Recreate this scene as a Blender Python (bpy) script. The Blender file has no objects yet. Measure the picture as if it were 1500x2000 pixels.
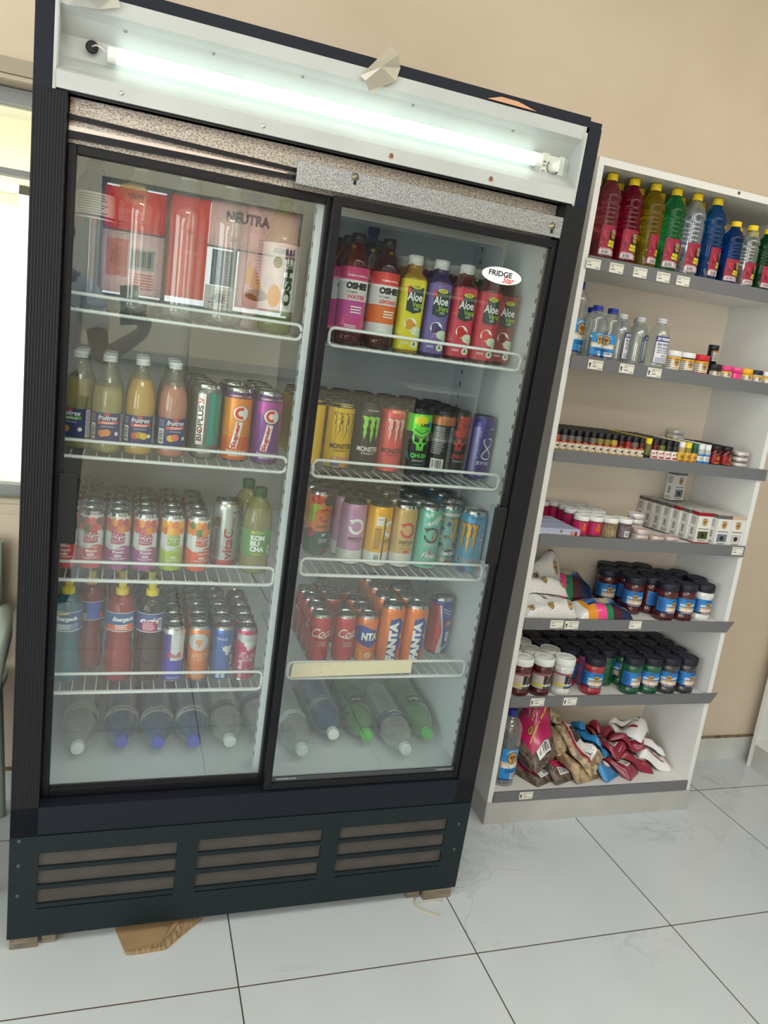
import bpy, bmesh, math, random
from mathutils import Matrix, Vector
from mathutils.geometry import tessellate_polygon
random.seed(7)
PI = math.pi
SC = bpy.context.scene
COL = SC.collection

# ------------------------------------------------------------------ camera
FPX, CAM = 1468.818, Vector((0.2026, -1.6381, 1.4342))
RC = ((0.94466705, -0.30149311, 0.12925196),
      (0.06010643, -0.22826094, -0.97174285),
      (0.32247695, 0.92574232, -0.19750891))
cam_data = bpy.data.cameras.new('camera')
cam_data.sensor_fit = 'VERTICAL'; cam_data.sensor_height = 32.0; cam_data.sensor_width = 24.0
cam_data.lens = FPX / 2000 * 32.0
cam_data.clip_start = 0.02
cam = bpy.data.objects.new('camera', cam_data); COL.objects.link(cam)
Rw = Matrix((RC[0], [-a for a in RC[1]], [-a for a in RC[2]])).transposed()
cam.matrix_world = Matrix.Translation(CAM) @ Rw.to_4x4()
SC.camera = cam

# ------------------------------------------------------------------ world, lights, exposure
SC.view_settings.view_transform = 'Standard'; SC.view_settings.look = 'None'
SC.view_settings.gamma = 1; SC.view_settings.use_curve_mapping = False
SC.view_settings.exposure = -0.38
world = bpy.data.worlds.new('world'); SC.world = world; world.use_nodes = True
wb = world.node_tree.nodes['Background']
wb.inputs[0].default_value = (0.94, 0.98, 1.0, 1); wb.inputs[1].default_value = 7.0
SC.cycles.use_denoising = True
SC.cycles.use_adaptive_sampling = True; SC.cycles.adaptive_threshold = 0.02
SC.cycles.max_bounces = 10; SC.cycles.transmission_bounces = 8; SC.cycles.transparent_max_bounces = 24
SC.cycles.diffuse_bounces = 4; SC.cycles.glossy_bounces = 4
SC.cycles.caustics_reflective = False; SC.cycles.caustics_refractive = False
SC.cycles.sample_clamp_indirect = 6.0

def area(name, loc, rot, sx, sy, power, col=(1, 1, 1), portal=False):
    l = bpy.data.lights.new(name, 'AREA'); l.shape = 'RECTANGLE'; l.size = sx; l.size_y = sy
    l.energy = power; l.color = col
    if portal: l.cycles.is_portal = True
    o = bpy.data.objects.new(name, l); COL.objects.link(o); o.location = loc; o.rotation_euler = rot
    return o
RX0, RX1, RY0, RY1, RZ1 = -2.3, 3.15, -4.5, 0.606, 2.95
area('ceiling_fill_front', (0.7, -1.5, RZ1 - 0.03), (0, 0, 0), 1.2, 0.6, 20, (0.93, 0.98, 1.0))  # unseen overhead lamp added as general fill
area('ceiling_fill_shelves', (2.2, -1.3, RZ1 - 0.03), (0, 0, 0), 1.6, 0.8, 26, (1, 0.97, 0.93))  # unseen overhead lamp added as fill for the shelves
area('wall_wash_fill', (0.7, -3.6, RZ1 - 0.03), (0, 0, 0), 1.6, 0.6, 45, (1, 0.98, 0.9))  # unseen lamp added to brighten the front wall mirrored in the glass
area('window_portal_front', (0.73, RY0 + 0.02, 1.66), (-PI / 2, 0, 0), 1.46, .84, 1, portal=True)
area('window_portal_rear', (-0.9, RY1 - 0.02, 1.44), (PI / 2, 0, 0), 1.9, 1.04, 1, portal=True)
area('fill_opening_portal_front', (-1.2, RY0 + 0.02, 1.15), (-PI / 2, 0, 0), 1.5, 2.3, 1, portal=True)  # unseen opening added to send frontal daylight onto the shelves
area('fill_window_portal_left', (RX0 + 0.02, -2.4, 1.4), (0, -PI / 2, 0), 2.0, 2.6, 1, portal=True)  # unseen left opening, enlarged to bring more daylight into the room

# ------------------------------------------------------------------ materials
def lin(c):
    return tuple(((x / 255) / 12.92 if x / 255 <= 0.04045 else ((x / 255 + 0.055) / 1.055) ** 2.4) for x in c) + (1,)
MC = {}
def mat(c, rough=0.5, metal=0.0, trans=0.0, emit=0.0, ior=1.45, coat=0.0):
    k = (tuple(c), rough, metal, trans, emit, ior, coat)
    if k in MC: return MC[k]
    m = bpy.data.materials.new('m%d' % len(MC)); m.use_nodes = True
    b = m.node_tree.nodes['Principled BSDF']
    b.inputs['Base Color'].default_value = lin(c); b.inputs['Roughness'].default_value = rough
    b.inputs['Metallic'].default_value = metal; b.inputs['IOR'].default_value = ior
    b.inputs['Transmission Weight'].default_value = trans
    b.inputs['Coat Weight'].default_value = coat; b.inputs['Coat Roughness'].default_value = 0.08
    if emit:
        b.inputs['Emission Color'].default_value = lin(c); b.inputs['Emission Strength'].default_value = emit
    m.diffuse_color = lin(c)
    MC[k] = m
    return m
def thin(c, k=1.0, rough=0.03, alpha=0.0, key=None):
    """thin clear sheet or shell: tinted see-through with a Fresnel shine; alpha adds a little body"""
    kk = ('thin', tuple(c), k, rough, alpha)
    if kk in MC: return MC[kk]
    m = bpy.data.materials.new('thin%d' % len(MC)); m.use_nodes = True
    nt = m.node_tree; nt.nodes.clear()
    out = nt.nodes.new('ShaderNodeOutputMaterial'); tr = nt.nodes.new('ShaderNodeBsdfTransparent')
    gl = nt.nodes.new('ShaderNodeBsdfGlossy'); fr = nt.nodes.new('ShaderNodeFresnel')
    mx = nt.nodes.new('ShaderNodeMixShader'); mu = nt.nodes.new('ShaderNodeMath'); mu.operation = 'MULTIPLY'; mu.use_clamp = True
    tr.inputs[0].default_value = lin(c); gl.inputs['Roughness'].default_value = rough
    gl.inputs[0].default_value = (1, 1, 1, 1)
    mu.inputs[1].default_value = k
    L = nt.links
    ge = nt.nodes.new('ShaderNodeNewGeometry'); mr = nt.nodes.new('ShaderNodeMapRange'); mr.inputs[3].default_value = 1.5; mr.inputs[4].default_value = 1 / 1.5
    L.new(ge.outputs['Backfacing'], mr.inputs[0]); L.new(mr.outputs[0], fr.inputs[0])
    L.new(fr.outputs[0], mu.inputs[0]); L.new(mu.outputs[0], mx.inputs[0])
    if alpha:
        df = nt.nodes.new('ShaderNodeBsdfDiffuse'); df.inputs[0].default_value = lin(c)
        m2 = nt.nodes.new('ShaderNodeMixShader'); m2.inputs[0].default_value = alpha
        L.new(tr.outputs[0], m2.inputs[1]); L.new(df.outputs[0], m2.inputs[2]); L.new(m2.outputs[0], mx.inputs[1])
    else:
        L.new(tr.outputs[0], mx.inputs[1])
    L.new(gl.outputs[0], mx.inputs[2]); L.new(mx.outputs[0], out.inputs[0])
    MC[kk] = m
    return m
def noisy(name, c1, c2, scale=20, detail=4, rough=0.6, metal=0.0, lo=0.35, hi=0.65, stretch=(1, 1, 1), bump=0.0, rough2=None):
    m = bpy.data.materials.new(name); m.use_nodes = True
    nt = m.node_tree; b = nt.nodes['Principled BSDF']; L = nt.links
    tc = nt.nodes.new('ShaderNodeTexCoord'); mp = nt.nodes.new('ShaderNodeMapping'); mp.inputs['Scale'].default_value = stretch
    n = nt.nodes.new('ShaderNodeTexNoise'); n.inputs['Scale'].default_value = scale; n.inputs['Detail'].default_value = detail
    r = nt.nodes.new('ShaderNodeValToRGB')
    r.color_ramp.elements[0].position = lo; r.color_ramp.elements[0].color = lin(c1)
    r.color_ramp.elements[1].position = hi; r.color_ramp.elements[1].color = lin(c2)
    L.new(tc.outputs['Object'], mp.inputs[0]); L.new(mp.outputs[0], n.inputs['Vector'])
    L.new(n.outputs['Fac'], r.inputs[0]); L.new(r.outputs[0], b.inputs['Base Color'])
    b.inputs['Roughness'].default_value = rough; b.inputs['Metallic'].default_value = metal
    if bump:
        bp = nt.nodes.new('ShaderNodeBump'); bp.inputs['Strength'].default_value = bump; bp.inputs['Distance'].default_value = 0.002
        L.new(n.outputs['Fac'], bp.inputs['Height']); L.new(bp.outputs[0], b.inputs['Normal'])
    return m

WHITE = (232, 232, 230); BLACK = (22, 22, 26); SILVER = mat((205, 207, 210), 0.25, 1.0); RAIL = mat((225, 230, 232), 0.35)

# ------------------------------------------------------------------ geometry collector
TXT = {}
def text_mesh(s, bold=0.0, shear=0.0, spacing=1.0):
    k = (s, bold, shear, spacing)
    if k in TXT: return TXT[k]
    c = bpy.data.curves.new('txt', 'FONT'); c.body = s; c.offset = bold; c.shear = shear; c.resolution_u = 3
    c.space_character = spacing
    o = bpy.data.objects.new('txt', c)
    me = bpy.data.meshes.new_from_object(o)
    vs = [(v.co.x, v.co.y) for v in me.vertices]; fs = [tuple(p.vertices) for p in me.polygons]
    bpy.data.objects.remove(o); bpy.data.curves.remove(c); bpy.data.meshes.remove(me)
    if not vs: vs = [(0, 0)]; fs = []
    x0 = min(v[0] for v in vs); x1 = max(v[0] for v in vs); y0 = min(v[1] for v in vs); y1 = max(v[1] for v in vs)
    w = max(x1 - x0, 1e-6); h = max(y1 - y0, 1e-6)
    TXT[k] = ([((v[0] - x0) / w - 0.5, (v[1] - y0) / h - 0.5) for v in vs], fs, w / h)
    return TXT[k]

class G:
    def __init__(s): s.v = []; s.f = []; s.mi = []; s.mats = []; s.sm = []; s.layer = 0; s.vcuts = ()
    def m(s, m):
        if m not in s.mats: s.mats.append(m)
        return s.mats.index(m)
    def add(s, vs, fs, m, smooth=False):
        n = len(s.v); k = s.m(m); s.v += [tuple(v) for v in vs]
        for f in fs: s.f.append(tuple(i + n for i in f)); s.mi.append(k); s.sm.append(smooth)
        return s
    def box(s, x0, x1, y0, y1, z0, z1, m):
        v = [(x, y, z) for x in (x0, x1) for y in (y0, y1) for z in (z0, z1)]
        return s.add(v, [(0, 1, 3, 2), (4, 6, 7, 5), (0, 4, 5, 1), (2, 3, 7, 6), (0, 2, 6, 4), (1, 5, 7, 3)], m)
    def cbox(s, c, d, m, M=None):
        v = [Vector((sx * d[0] / 2, sy * d[1] / 2, sz * d[2] / 2)) for sx in (-1, 1) for sy in (-1, 1) for sz in (-1, 1)]
        v = [((M @ p) if M else p) + Vector(c) for p in v]
        return s.add(v, [(0, 1, 3, 2), (4, 6, 7, 5), (0, 4, 5, 1), (2, 3, 7, 6), (0, 2, 6, 4), (1, 5, 7, 3)], m)
    def prism(s, pts, a0, a1, m, axis='x', smooth=False):
        """closed 2-D outline swept along an axis; pts are (y,z) for x, (x,z) for y, (x,y) for z"""
        f = {'x': lambda p, a: (a, p[0], p[1]), 'y': lambda p, a: (p[0], a, p[1]), 'z': lambda p, a: (p[0], p[1], a)}[axis]
        n = len(pts); v = [f(p, a0) for p in pts] + [f(p, a1) for p in pts]
        fs = [(i, (i + 1) % n, n + (i + 1) % n, n + i) for i in range(n)]
        s.add(v, fs, m, smooth)
        tri = tessellate_polygon([[Vector((p[0], p[1], 0)) for p in pts]])
        return s.add(v, [tuple(t) for t in tri] + [tuple(n + i for i in t)[::-1] for t in tri], m)
    def sheet(s, pts, a0, a1, th, m):
        """open (y,z) line swept along x with thickness th towards its left normal"""
        up = []
        for i, p in enumerate(pts):
            a = pts[max(i - 1, 0)]; b = pts[min(i + 1, len(pts) - 1)]
            d = Vector((b[0] - a[0], b[1] - a[1])).normalized(); up.append((p[0] - d[1] * th, p[1] + d[0] * th))
        return s.prism(list(pts) + up[::-1], a0, a1, m)
    def lathe(s, prof, m, seg=32, c=(0, 0, 0), smooth=True, close=True, sq=0.0):
        n = len(prof); v = []
        for r, z in prof:
            for i in range(seg):
                a = 2 * PI * i / seg; k = 1.0
                if sq: k = 1 + sq * (math.cos(4 * a) ** 2 * -0.0) ; e = 1 / max(abs(math.sin(a)), abs(math.cos(a))); k = 1 + sq * (min(e, 1.25) - 1)
                v.append((c[0] + r * k * math.sin(a), c[1] - r * k * math.cos(a), c[2] + z))
        fs = []
        for j in range(n - 1):
            for i in range(seg):
                k = (i + 1) % seg; fs.append((j * seg + i, j * seg + k, (j + 1) * seg + k, (j + 1) * seg + i))
        s.add(v, fs, m, smooth)
        if close:
            for j, flip in ((0, True), (n - 1, False)):
                if prof[j][0] > 1e-5:
                    ids = list(range(j * seg, (j + 1) * seg))
                    if flip: ids = ids[::-1]
                    s.add([v[i] for i in ids], [tuple(range(seg))], m)
        return s
    def tube(s, pts, r, m, seg=8, closed=False, caps=True):
        P = [Vector(p) for p in pts]; n = len(P); rings = []
        for i in range(n):
            a = P[(i - 1) % n] if (closed or i) else P[0]; b = P[(i + 1) % n] if (closed or i < n - 1) else P[-1]
            t = (b - a).normalized(); u = t.cross(Vector((0, 0, 1)))
            if u.length < 0.05: u = t.cross(Vector((0, 1, 0)))
            u.normalize(); w = t.cross(u).normalized(); rr = r[i] if isinstance(r, (list, tuple)) else r
            rings += [P[i] + rr * (math.cos(2 * PI * k / seg) * u + math.sin(2 * PI * k / seg) * w) for k in range(seg)]
        fs = []
        for i in range(n if closed else n - 1):
            j = (i + 1) % n
            for k in range(seg): l = (k + 1) % seg; fs.append((i * seg + k, i * seg + l, j * seg + l, j * seg + k))
        if not closed and caps: fs += [tuple(range(seg))[::-1], tuple((n - 1) * seg + k for k in range(seg))]
        return s.add(rings, fs, m, True)
    # --- printed shapes laid on a surface: MP maps (u,v,offset) in metres to 3-D
    def flat(s, vs, fs, m, MP, step=None, vstep=None, ordered=True):
        bm = bmesh.new(); bv = [bm.verts.new((x, y, 0)) for x, y in vs]
        for f in fs:
            try: bm.faces.new([bv[i] for i in f])
            except ValueError: pass
        def cut(step, ax):
            a = min(p[ax] for p in vs); b = max(p[ax] for p in vs)
            k = math.ceil(a / step + 1e-6)
            while k * step < b - 1e-6:
                co = [0, 0, 0]; no = [0, 0, 0]; co[ax] = k * step; no[ax] = 1
                bmesh.ops.bisect_plane(bm, geom=bm.verts[:] + bm.edges[:] + bm.faces[:], plane_co=co, plane_no=no, dist=1e-7); k += 1
        if step: cut(step, 0)
        if vstep: cut(vstep, 1)
        lo = min(p[1] for p in vs); hi = max(p[1] for p in vs)
        for q in s.vcuts:
            if lo < q < hi: bmesh.ops.bisect_plane(bm, geom=bm.verts[:] + bm.edges[:] + bm.faces[:], plane_co=(0, q, 0), plane_no=(0, 1, 0), dist=1e-7)
        bm.verts.index_update(); s.layer += 1; off = 0.00016 + 0.000035 * s.layer
        s.add([MP(v.co.x, v.co.y, off) for v in bm.verts], [[v.index for v in f.verts] for f in bm.faces], m, True)
        bm.free()
    def art(s, items, MP, step=None, vstep=None, k=0.001, rough=0.45, metal=0.0, coat=0.0):
        """items in millimetres (k scales)"""
        def mm(c): return c if not isinstance(c, tuple) else mat(c, rough, metal, coat=coat)
        def poly(p, c):
            p = [(a * k, b * k) for a, b in p]
            area2 = sum(p[i][0] * p[(i + 1) % len(p)][1] - p[(i + 1) % len(p)][0] * p[i][1] for i in range(len(p)))
            if area2 < 0: p = p[::-1]
            s.flat(p, [tuple(t) for t in fix(p)], mm(c), MP, step, vstep)
        def fix(p):
            if len(p) == 4: return [(0, 1, 2, 3)]
            out = []
            for t in tessellate_polygon([[Vector((a, b, 0)) for a, b in p]]):
                a, b, c = (p[i] for i in t)
                if (b[0] - a[0]) * (c[1] - a[1]) - (b[1] - a[1]) * (c[0] - a[0]) < 0: t = t[::-1]
                out.append(t)
            return out
        for it in items:
            o = it[0]
            if o == 'r': poly([(it[1], it[3]), (it[2], it[3]), (it[2], it[4]), (it[1], it[4])], it[5])
            elif o == 'e': poly([(it[1] + it[3] * math.cos(a * PI / 10), it[2] + it[4] * math.sin(a * PI / 10)) for a in range(20)], it[5])
            elif o == 'p': poly(it[1], it[2])
            elif o == 'l':
                P, w, c = it[1], it[2], it[3]; L = []; R = []
                for i, p in enumerate(P):
                    a = P[max(i - 1, 0)]; b = P[min(i + 1, len(P) - 1)]; d = Vector((b[0] - a[0], b[1] - a[1]))
                    d = d.normalized() if d.length else Vector((1, 0)); L.append((p[0] - d[1] * w / 2, p[1] + d[0] * w / 2)); R.append((p[0] + d[1] * w / 2, p[1] - d[0] * w / 2))
                for i in range(len(P) - 1): s.layer -= 1 if i else 0; poly([R[i], R[i + 1], L[i + 1], L[i]], c)
            elif o == 't':
                _, txt, uc, vc, w, h, c = it[:7]; op = it[7] if len(it) > 7 else {}
                vs, fs, asp = text_mesh(txt, op.get('b', 0.02), op.get('i', 0.0), op.get('sp', 1.0))
                if not w: w = h * asp
                a = math.radians(op.get('rot', 0)); ca, sa = math.cos(a), math.sin(a); mir = -1 if op.get('mirror') else 1
                q = [(mir * x * w, y * h) for x, y in vs]
                q = [((x * ca - y * sa + uc) * k, (x * sa + y * ca + vc) * k) for x, y in q]
                if mir < 0: fs = [f[::-1] for f in fs]
                s.flat(q, fs, mm(c), MP, step, vstep)
            elif o == 'at':       # text along an arc above (uc,vc)
                _, txt, uc, vc, R, h, span, c = it
                for i, ch in enumerate(txt):
                    a = math.radians(span) * (0.5 - (i / max(len(txt) - 1, 1))); 
                    if ch == ' ': continue
                    s.layer -= 1 if i else 0
                    s.art([('t', ch, uc - R * math.sin(a), vc + R * math.cos(a), 0, h, c, {'rot': math.degrees(a)})], MP, step, vstep, k, rough, metal, coat)
            elif o == 'b':
                _, u0, u1, v0, v1 = it[:5]; ver = len(it) > 5
                poly([(u0, v0), (u1, v0), (u1, v1), (u0, v1)], (238, 238, 236)); rnd = random.Random(3); n = 13
                for i in range(n):
                    if not ver:
                        a = u0 + (u1 - u0) * (0.08 + 0.84 * i / n); w = (u1 - u0) * 0.84 / n * rnd.choice([.35, .5, .75])
                        s.layer -= 1 if i else 0; poly([(a, v0 + (v1 - v0) * .15), (a + w, v0 + (v1 - v0) * .15), (a + w, v1 - (v1 - v0) * .1), (a, v1 - (v1 - v0) * .1)], (30, 30, 30))
                    else:
                        a = v0 + (v1 - v0) * (0.08 + 0.84 * i / n); w = (v1 - v0) * 0.84 / n * rnd.choice([.35, .5, .75])
                        s.layer -= 1 if i else 0; poly([(u0 + (u1 - u0) * .15, a), (u1 - (u1 - u0) * .1, a), (u1 - (u1 - u0) * .1, a + w), (u0 + (u1 - u0) * .15, a + w)], (30, 30, 30))
            elif o == 'ln':       # rows of fine print
                _, u0, u1, v0, v1, n, c = it; rnd = random.Random(n)
                for i in range(n):
                    a = v1 - (v1 - v0) * (i + .75) / n; h = (v1 - v0) / n * .45; e = u1 - (u1 - u0) * rnd.uniform(0, .25)
                    s.layer -= 1 if i else 0; poly([(u0, a), (e, a), (e, a + h), (u0, a + h)], c)
            elif o == 'elephant':  # gold disc with an elephant head and arched word
                _, uc, vc, R = it[:4]; w = it[4] if len(it) > 4 else 0
                poly([(uc + R * math.cos(a * PI / 10), vc + R * 1.12 * math.sin(a * PI / 10)) for a in range(20)], (60, 34, 14))
                poly([(uc + R * .86 * math.cos(a * PI / 10), vc + R * .98 * math.sin(a * PI / 10)) for a in range(20)], (206, 166, 96))
                poly([(uc - .62 * R, vc + .3 * R), (uc - .3 * R, vc + .5 * R), (uc + .3 * R, vc + .5 * R), (uc + .62 * R, vc + .3 * R), (uc + .5 * R, vc - .25 * R), (uc + .22 * R, vc - .1 * R), (uc + .14 * R, vc - .8 * R), (uc - .14 * R, vc - .8 * R), (uc - .22 * R, vc - .1 * R), (uc - .5 * R, vc - .25 * R)], (120, 72, 26))
                poly([(uc - .14 * R, vc + .35 * R), (uc + .14 * R, vc + .35 * R), (uc + .08 * R, vc - .5 * R), (uc - .08 * R, vc - .5 * R)], (170, 112, 44))
                if w: s.art([('at', 'INDLOVU', uc, vc, R * 1.35, R * .42, 110, w)], MP, step, vstep, k, rough, metal, coat)
        return s
    def build(s, name, parent=None, bevel=0.0, flatn=False):
        me = bpy.data.meshes.new(name); me.from_pydata(s.v, [], s.f)
        for m in s.mats: me.materials.append(m)
        me.polygons.foreach_set('material_index', s.mi); me.polygons.foreach_set('use_smooth', s.sm); me.update()
        o = bpy.data.objects.new(name, me); COL.objects.link(o)
        if parent is not None: o.parent = parent
        if bevel:
            b = o.modifiers.new('bevel', 'BEVEL'); b.width = bevel; b.segments = 2; b.limit_method = 'ANGLE'
        return o

def cyl(r, prof=None):
    """wrap map for an upright round body; prof gives radius by height"""
    def rad(z):
        if not prof: return r
        for (r0, z0), (r1, z1) in zip(prof, prof[1:]):
            if z0 <= z <= z1 and z1 > z0: return r0 + (r1 - r0) * (z - z0) / (z1 - z0)
        return r
    return lambda u, v, o: ((rad(v) + o) * math.sin(u / r), -(rad(v) + o) * math.cos(u / r), v)
def plane(O, U, V):
    O, U, V = Vector(O), Vector(U).normalized(), Vector(V).normalized(); N = U.cross(V)
    return lambda u, v, o: O + U * u + V * v + N * o
def empty(name, parent=None):
    o = bpy.data.objects.new(name, None); COL.objects.link(o); o.empty_display_size = 0.05
    if parent is not None: o.parent = parent
    return o
def tag(o, label=None, cat=None, group=None, kind=None):
    if label: o['label'] = label
    if cat: o['category'] = cat
    if group: o['group'] = group
    if kind: o['kind'] = kind
    return o
def struct(o): o['kind'] = 'structure'; return o
def dup(o, parent=None):
    c = o.copy(); COL.objects.link(c)
    if parent is not None: c.parent = parent
    for ch in [k for k in KIDS.get(o.name, o.children)]: dup(ch, c)
    return c
KIDS = {}
USED = set()
IDM = Matrix.Identity(4)
FM = (Matrix.Rotation(math.sqrt(.0399**2 + .0013**2 + .0119**2), 4, Vector((.0399, .0013, .0119))))
SM = Matrix.Translation((1.3631, 0.3058, 0)) @ Matrix.Rotation(-0.008, 4, 'Z')
def put(proto, frame, loc, rz=0.0, label=None, cat=None, group=None, rot=None):
    o = proto
    if proto.name in USED: o = dup(proto)
    USED.add(proto.name)
    M = rot if rot is not None else Matrix.Rotation(rz, 4, 'Z')
    o.matrix_world = frame @ Matrix.Translation(loc) @ M
    tag(o, label, cat, group)
    return o
NTH = ['first', 'second', 'third', 'fourth', 'fifth', 'sixth', 'seventh', 'eighth', 'ninth', 'tenth', 'eleventh', 'twelfth', 'thirteenth',
       'fourteenth', 'fifteenth', 'sixteenth', 'seventeenth', 'eighteenth', 'nineteenth', 'twentieth', 'twenty-first', 'twenty-second', 'twenty-third', 'twenty-fourth']

# ------------------------------------------------------------------ room shell
def floor_material():
    m = bpy.data.materials.new('marble_tiles'); m.use_nodes = True; nt = m.node_tree; L = nt.links; b = nt.nodes['Principled BSDF']
    N = nt.nodes.new; tc = N('ShaderNodeTexCoord'); sp = N('ShaderNodeSeparateXYZ'); L.new(tc.outputs['Object'], sp.inputs[0])
    def math_(op, a, v=None, v2=None):
        n = N('ShaderNodeMath'); n.operation = op
        for i, q in enumerate((a, v, v2)):
            if q is None: continue
            if isinstance(q, (int, float)): n.inputs[i].default_value = q
            else: L.new(q, n.inputs[i])
        return n.outputs[0]
    ds = []; cells = []
    for ax, t in ((0, 0.5076), (1, -0.1984)):
        u = math_('DIVIDE', math_('SUBTRACT', sp.outputs[ax], t - 6.0), 0.6)
        f = math_('FRACT', u); cells.append(math_('FLOOR', u))
        ds.append(math_('MINIMUM', f, math_('SUBTRACT', 1.0, f)))
    d = math_('MINIMUM', ds[0], ds[1]); g = math_('LESS_THAN', d, 0.0028)
    cb = N('ShaderNodeCombineXYZ'); L.new(cells[0], cb.inputs[0]); L.new(cells[1], cb.inputs[1])
    wn = N('ShaderNodeTexWhiteNoise'); L.new(cb.outputs[0], wn.inputs[0])
    va = N('ShaderNodeVectorMath'); va.operation = 'MULTIPLY_ADD'; L.new(wn.outputs['Color'], va.inputs[0]); va.inputs[1].default_value = (5, 5, 5); L.new(tc.outputs['Object'], va.inputs[2])
    mp = N('ShaderNodeMapping'); mp.inputs['Rotation'].default_value = (0, 0, 0.9); mp.inputs['Scale'].default_value = (1, 1.5, 1); L.new(va.outputs[0], mp.inputs[0])
    n = N('ShaderNodeTexNoise'); n.inputs['Scale'].default_value = 3.6; n.inputs['Detail'].default_value = 7; n.inputs['Roughness'].default_value = .62; n.inputs['Distortion'].default_value = .9
    L.new(mp.outputs[0], n.inputs['Vector'])
    vein = math_('ABSOLUTE', math_('SUBTRACT', n.outputs['Fac'], 0.5))
    n2 = N('ShaderNodeTexNoise'); n2.inputs['Scale'].default_value = 1.7; n2.inputs['Detail'].default_value = 3; L.new(va.outputs[0], n2.inputs['Vector'])
    msk = N('ShaderNodeMapRange'); msk.inputs[1].default_value = .5; msk.inputs[2].default_value = .64; L.new(n2.outputs['Fac'], msk.inputs[0])
    vr = N('ShaderNodeMapRange'); vr.inputs[1].default_value = 0.0; vr.inputs[2].default_value = 0.022; vr.inputs[3].default_value = 1; vr.inputs[4].default_value = 0; L.new(vein, vr.inputs[0])
    vf = math_('MULTIPLY', math_('MULTIPLY', vr.outputs[0], msk.outputs[0]), 0.36)
    n3 = N('ShaderNodeTexNoise'); n3.inputs['Scale'].default_value = 3.5; n3.inputs['Detail'].default_value = 3; L.new(va.outputs[0], n3.inputs['Vector'])
    base = N('ShaderNodeMix'); base.data_type = 'RGBA'; base.inputs[6].default_value = lin((196, 204, 208)); base.inputs[7].default_value = lin((211, 218, 222)); L.new(n3.outputs['Fac'], base.inputs[0])
    mx = N('ShaderNodeMix'); mx.data_type = 'RGBA'; L.new(vf, mx.inputs[0]); L.new(base.outputs[2], mx.inputs[6]); mx.inputs[7].default_value = lin((132, 136, 138))
    mg = N('ShaderNodeMix'); mg.data_type = 'RGBA'; L.new(g, mg.inputs[0]); L.new(mx.outputs[2], mg.inputs[6]); mg.inputs[7].default_value = lin((74, 58, 48))
    L.new(mg.outputs[2], b.inputs['Base Color'])
    rr = N('ShaderNodeMapRange'); rr.inputs[3].default_value = .16; rr.inputs[4].default_value = .7; L.new(g, rr.inputs[0]); L.new(rr.outputs[0], b.inputs['Roughness'])
    return m
M_FLOOR = floor_material()
M_WALL = noisy('cream_paint', (212, 195, 172), (219, 203, 181), 3.0, 3, 0.75)
M_WALLD = noisy('plaster_side', (226, 218, 192), (234, 226, 202), 2.0, 3, 0.8)
M_CEIL = mat((225, 220, 205), 0.8)
M_ALU = mat((150, 152, 150), 0.4, 0.6)
M_SKIRT = noisy('marble_skirting', (196, 198, 192), (214, 216, 212), 6, 5, 0.25)

g = G(); g.box(RX0 - .2, RX1 + .2, RY0 - .2, RY1 + .2, -0.1, 0.0, M_FLOOR); struct(g.build('floor'))
g = G(); g.box(RX0 - .2, RX1 + .2, RY0 - .2, RY1 + .2, RZ1, RZ1 + .1, M_CEIL)
struct(g.build('ceiling'))
def wall_with_hole(name, axis, p0, p1, a0, a1, h0, h1, z0, z1, m, topz=RZ1):
    g = G()
    def bx(a, b, c, d):
        if b > a and d > c:
            if axis == 'y': g.box(a, b, p0, p1, c, d, m)
            else: g.box(p0, p1, a, b, c, d, m)
    bx(a0, h0, 0, topz); bx(h1, a1, 0, topz); bx(h0, h1, 0, z0); bx(h0, h1, z1, topz)
    return struct(g.build(name))
WX0, WX1, WZ0, WZ1 = -1.85, 0.05, 0.905, 1.985
wall_with_hole('wall_rear', 'y', RY1, RY1 + .16, RX0, RX1 + .1, WX0, WX1, WZ0, WZ1, M_WALL)
wall_with_hole('wall_left', 'x', RX0 - .15, RX0, RY0, RY1, -3.7, -1.1, 0.4, 2.4, M_WALLD)  # unseen window hole, enlarged for extra daylight from the left
FX0, FX1, FZ0, FZ1 = 0.0, 1.46, 1.25, 2.08
g = G()
for a_, b_, c_, d_ in ((RX0, -1.95, 0, RZ1), (-1.95, -.45, 2.3, RZ1), (-.45, FX0, 0, RZ1), (FX0, FX1, 0, FZ0), (FX0, FX1, FZ1, RZ1), (FX1, RX1 + .1, 0, RZ1)): g.box(a_, b_, RY0 - .15, RY0, c_, d_, M_WALLD)  # tall gap beside the window is added to light the shelves frontally
struct(g.build('wall_front'))
g = G(); g.box(RX1, RX1 + .1, RY0, RY1, 0, RZ1, M_WALLD); struct(g.build('wall_right'))
g = G(); g.box(RX0, RX1, RY1 - .010, RY1 - .0005, 0, 0.1, M_SKIRT)
g.box(RX0, RX1, RY1 - .012, RY1 - .0005, 0.1, 0.106, noisy('dirty_putty', (96, 80, 60), (150, 132, 104), 30, 4, .9)); struct(g.build('baseboard_rear'))

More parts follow.
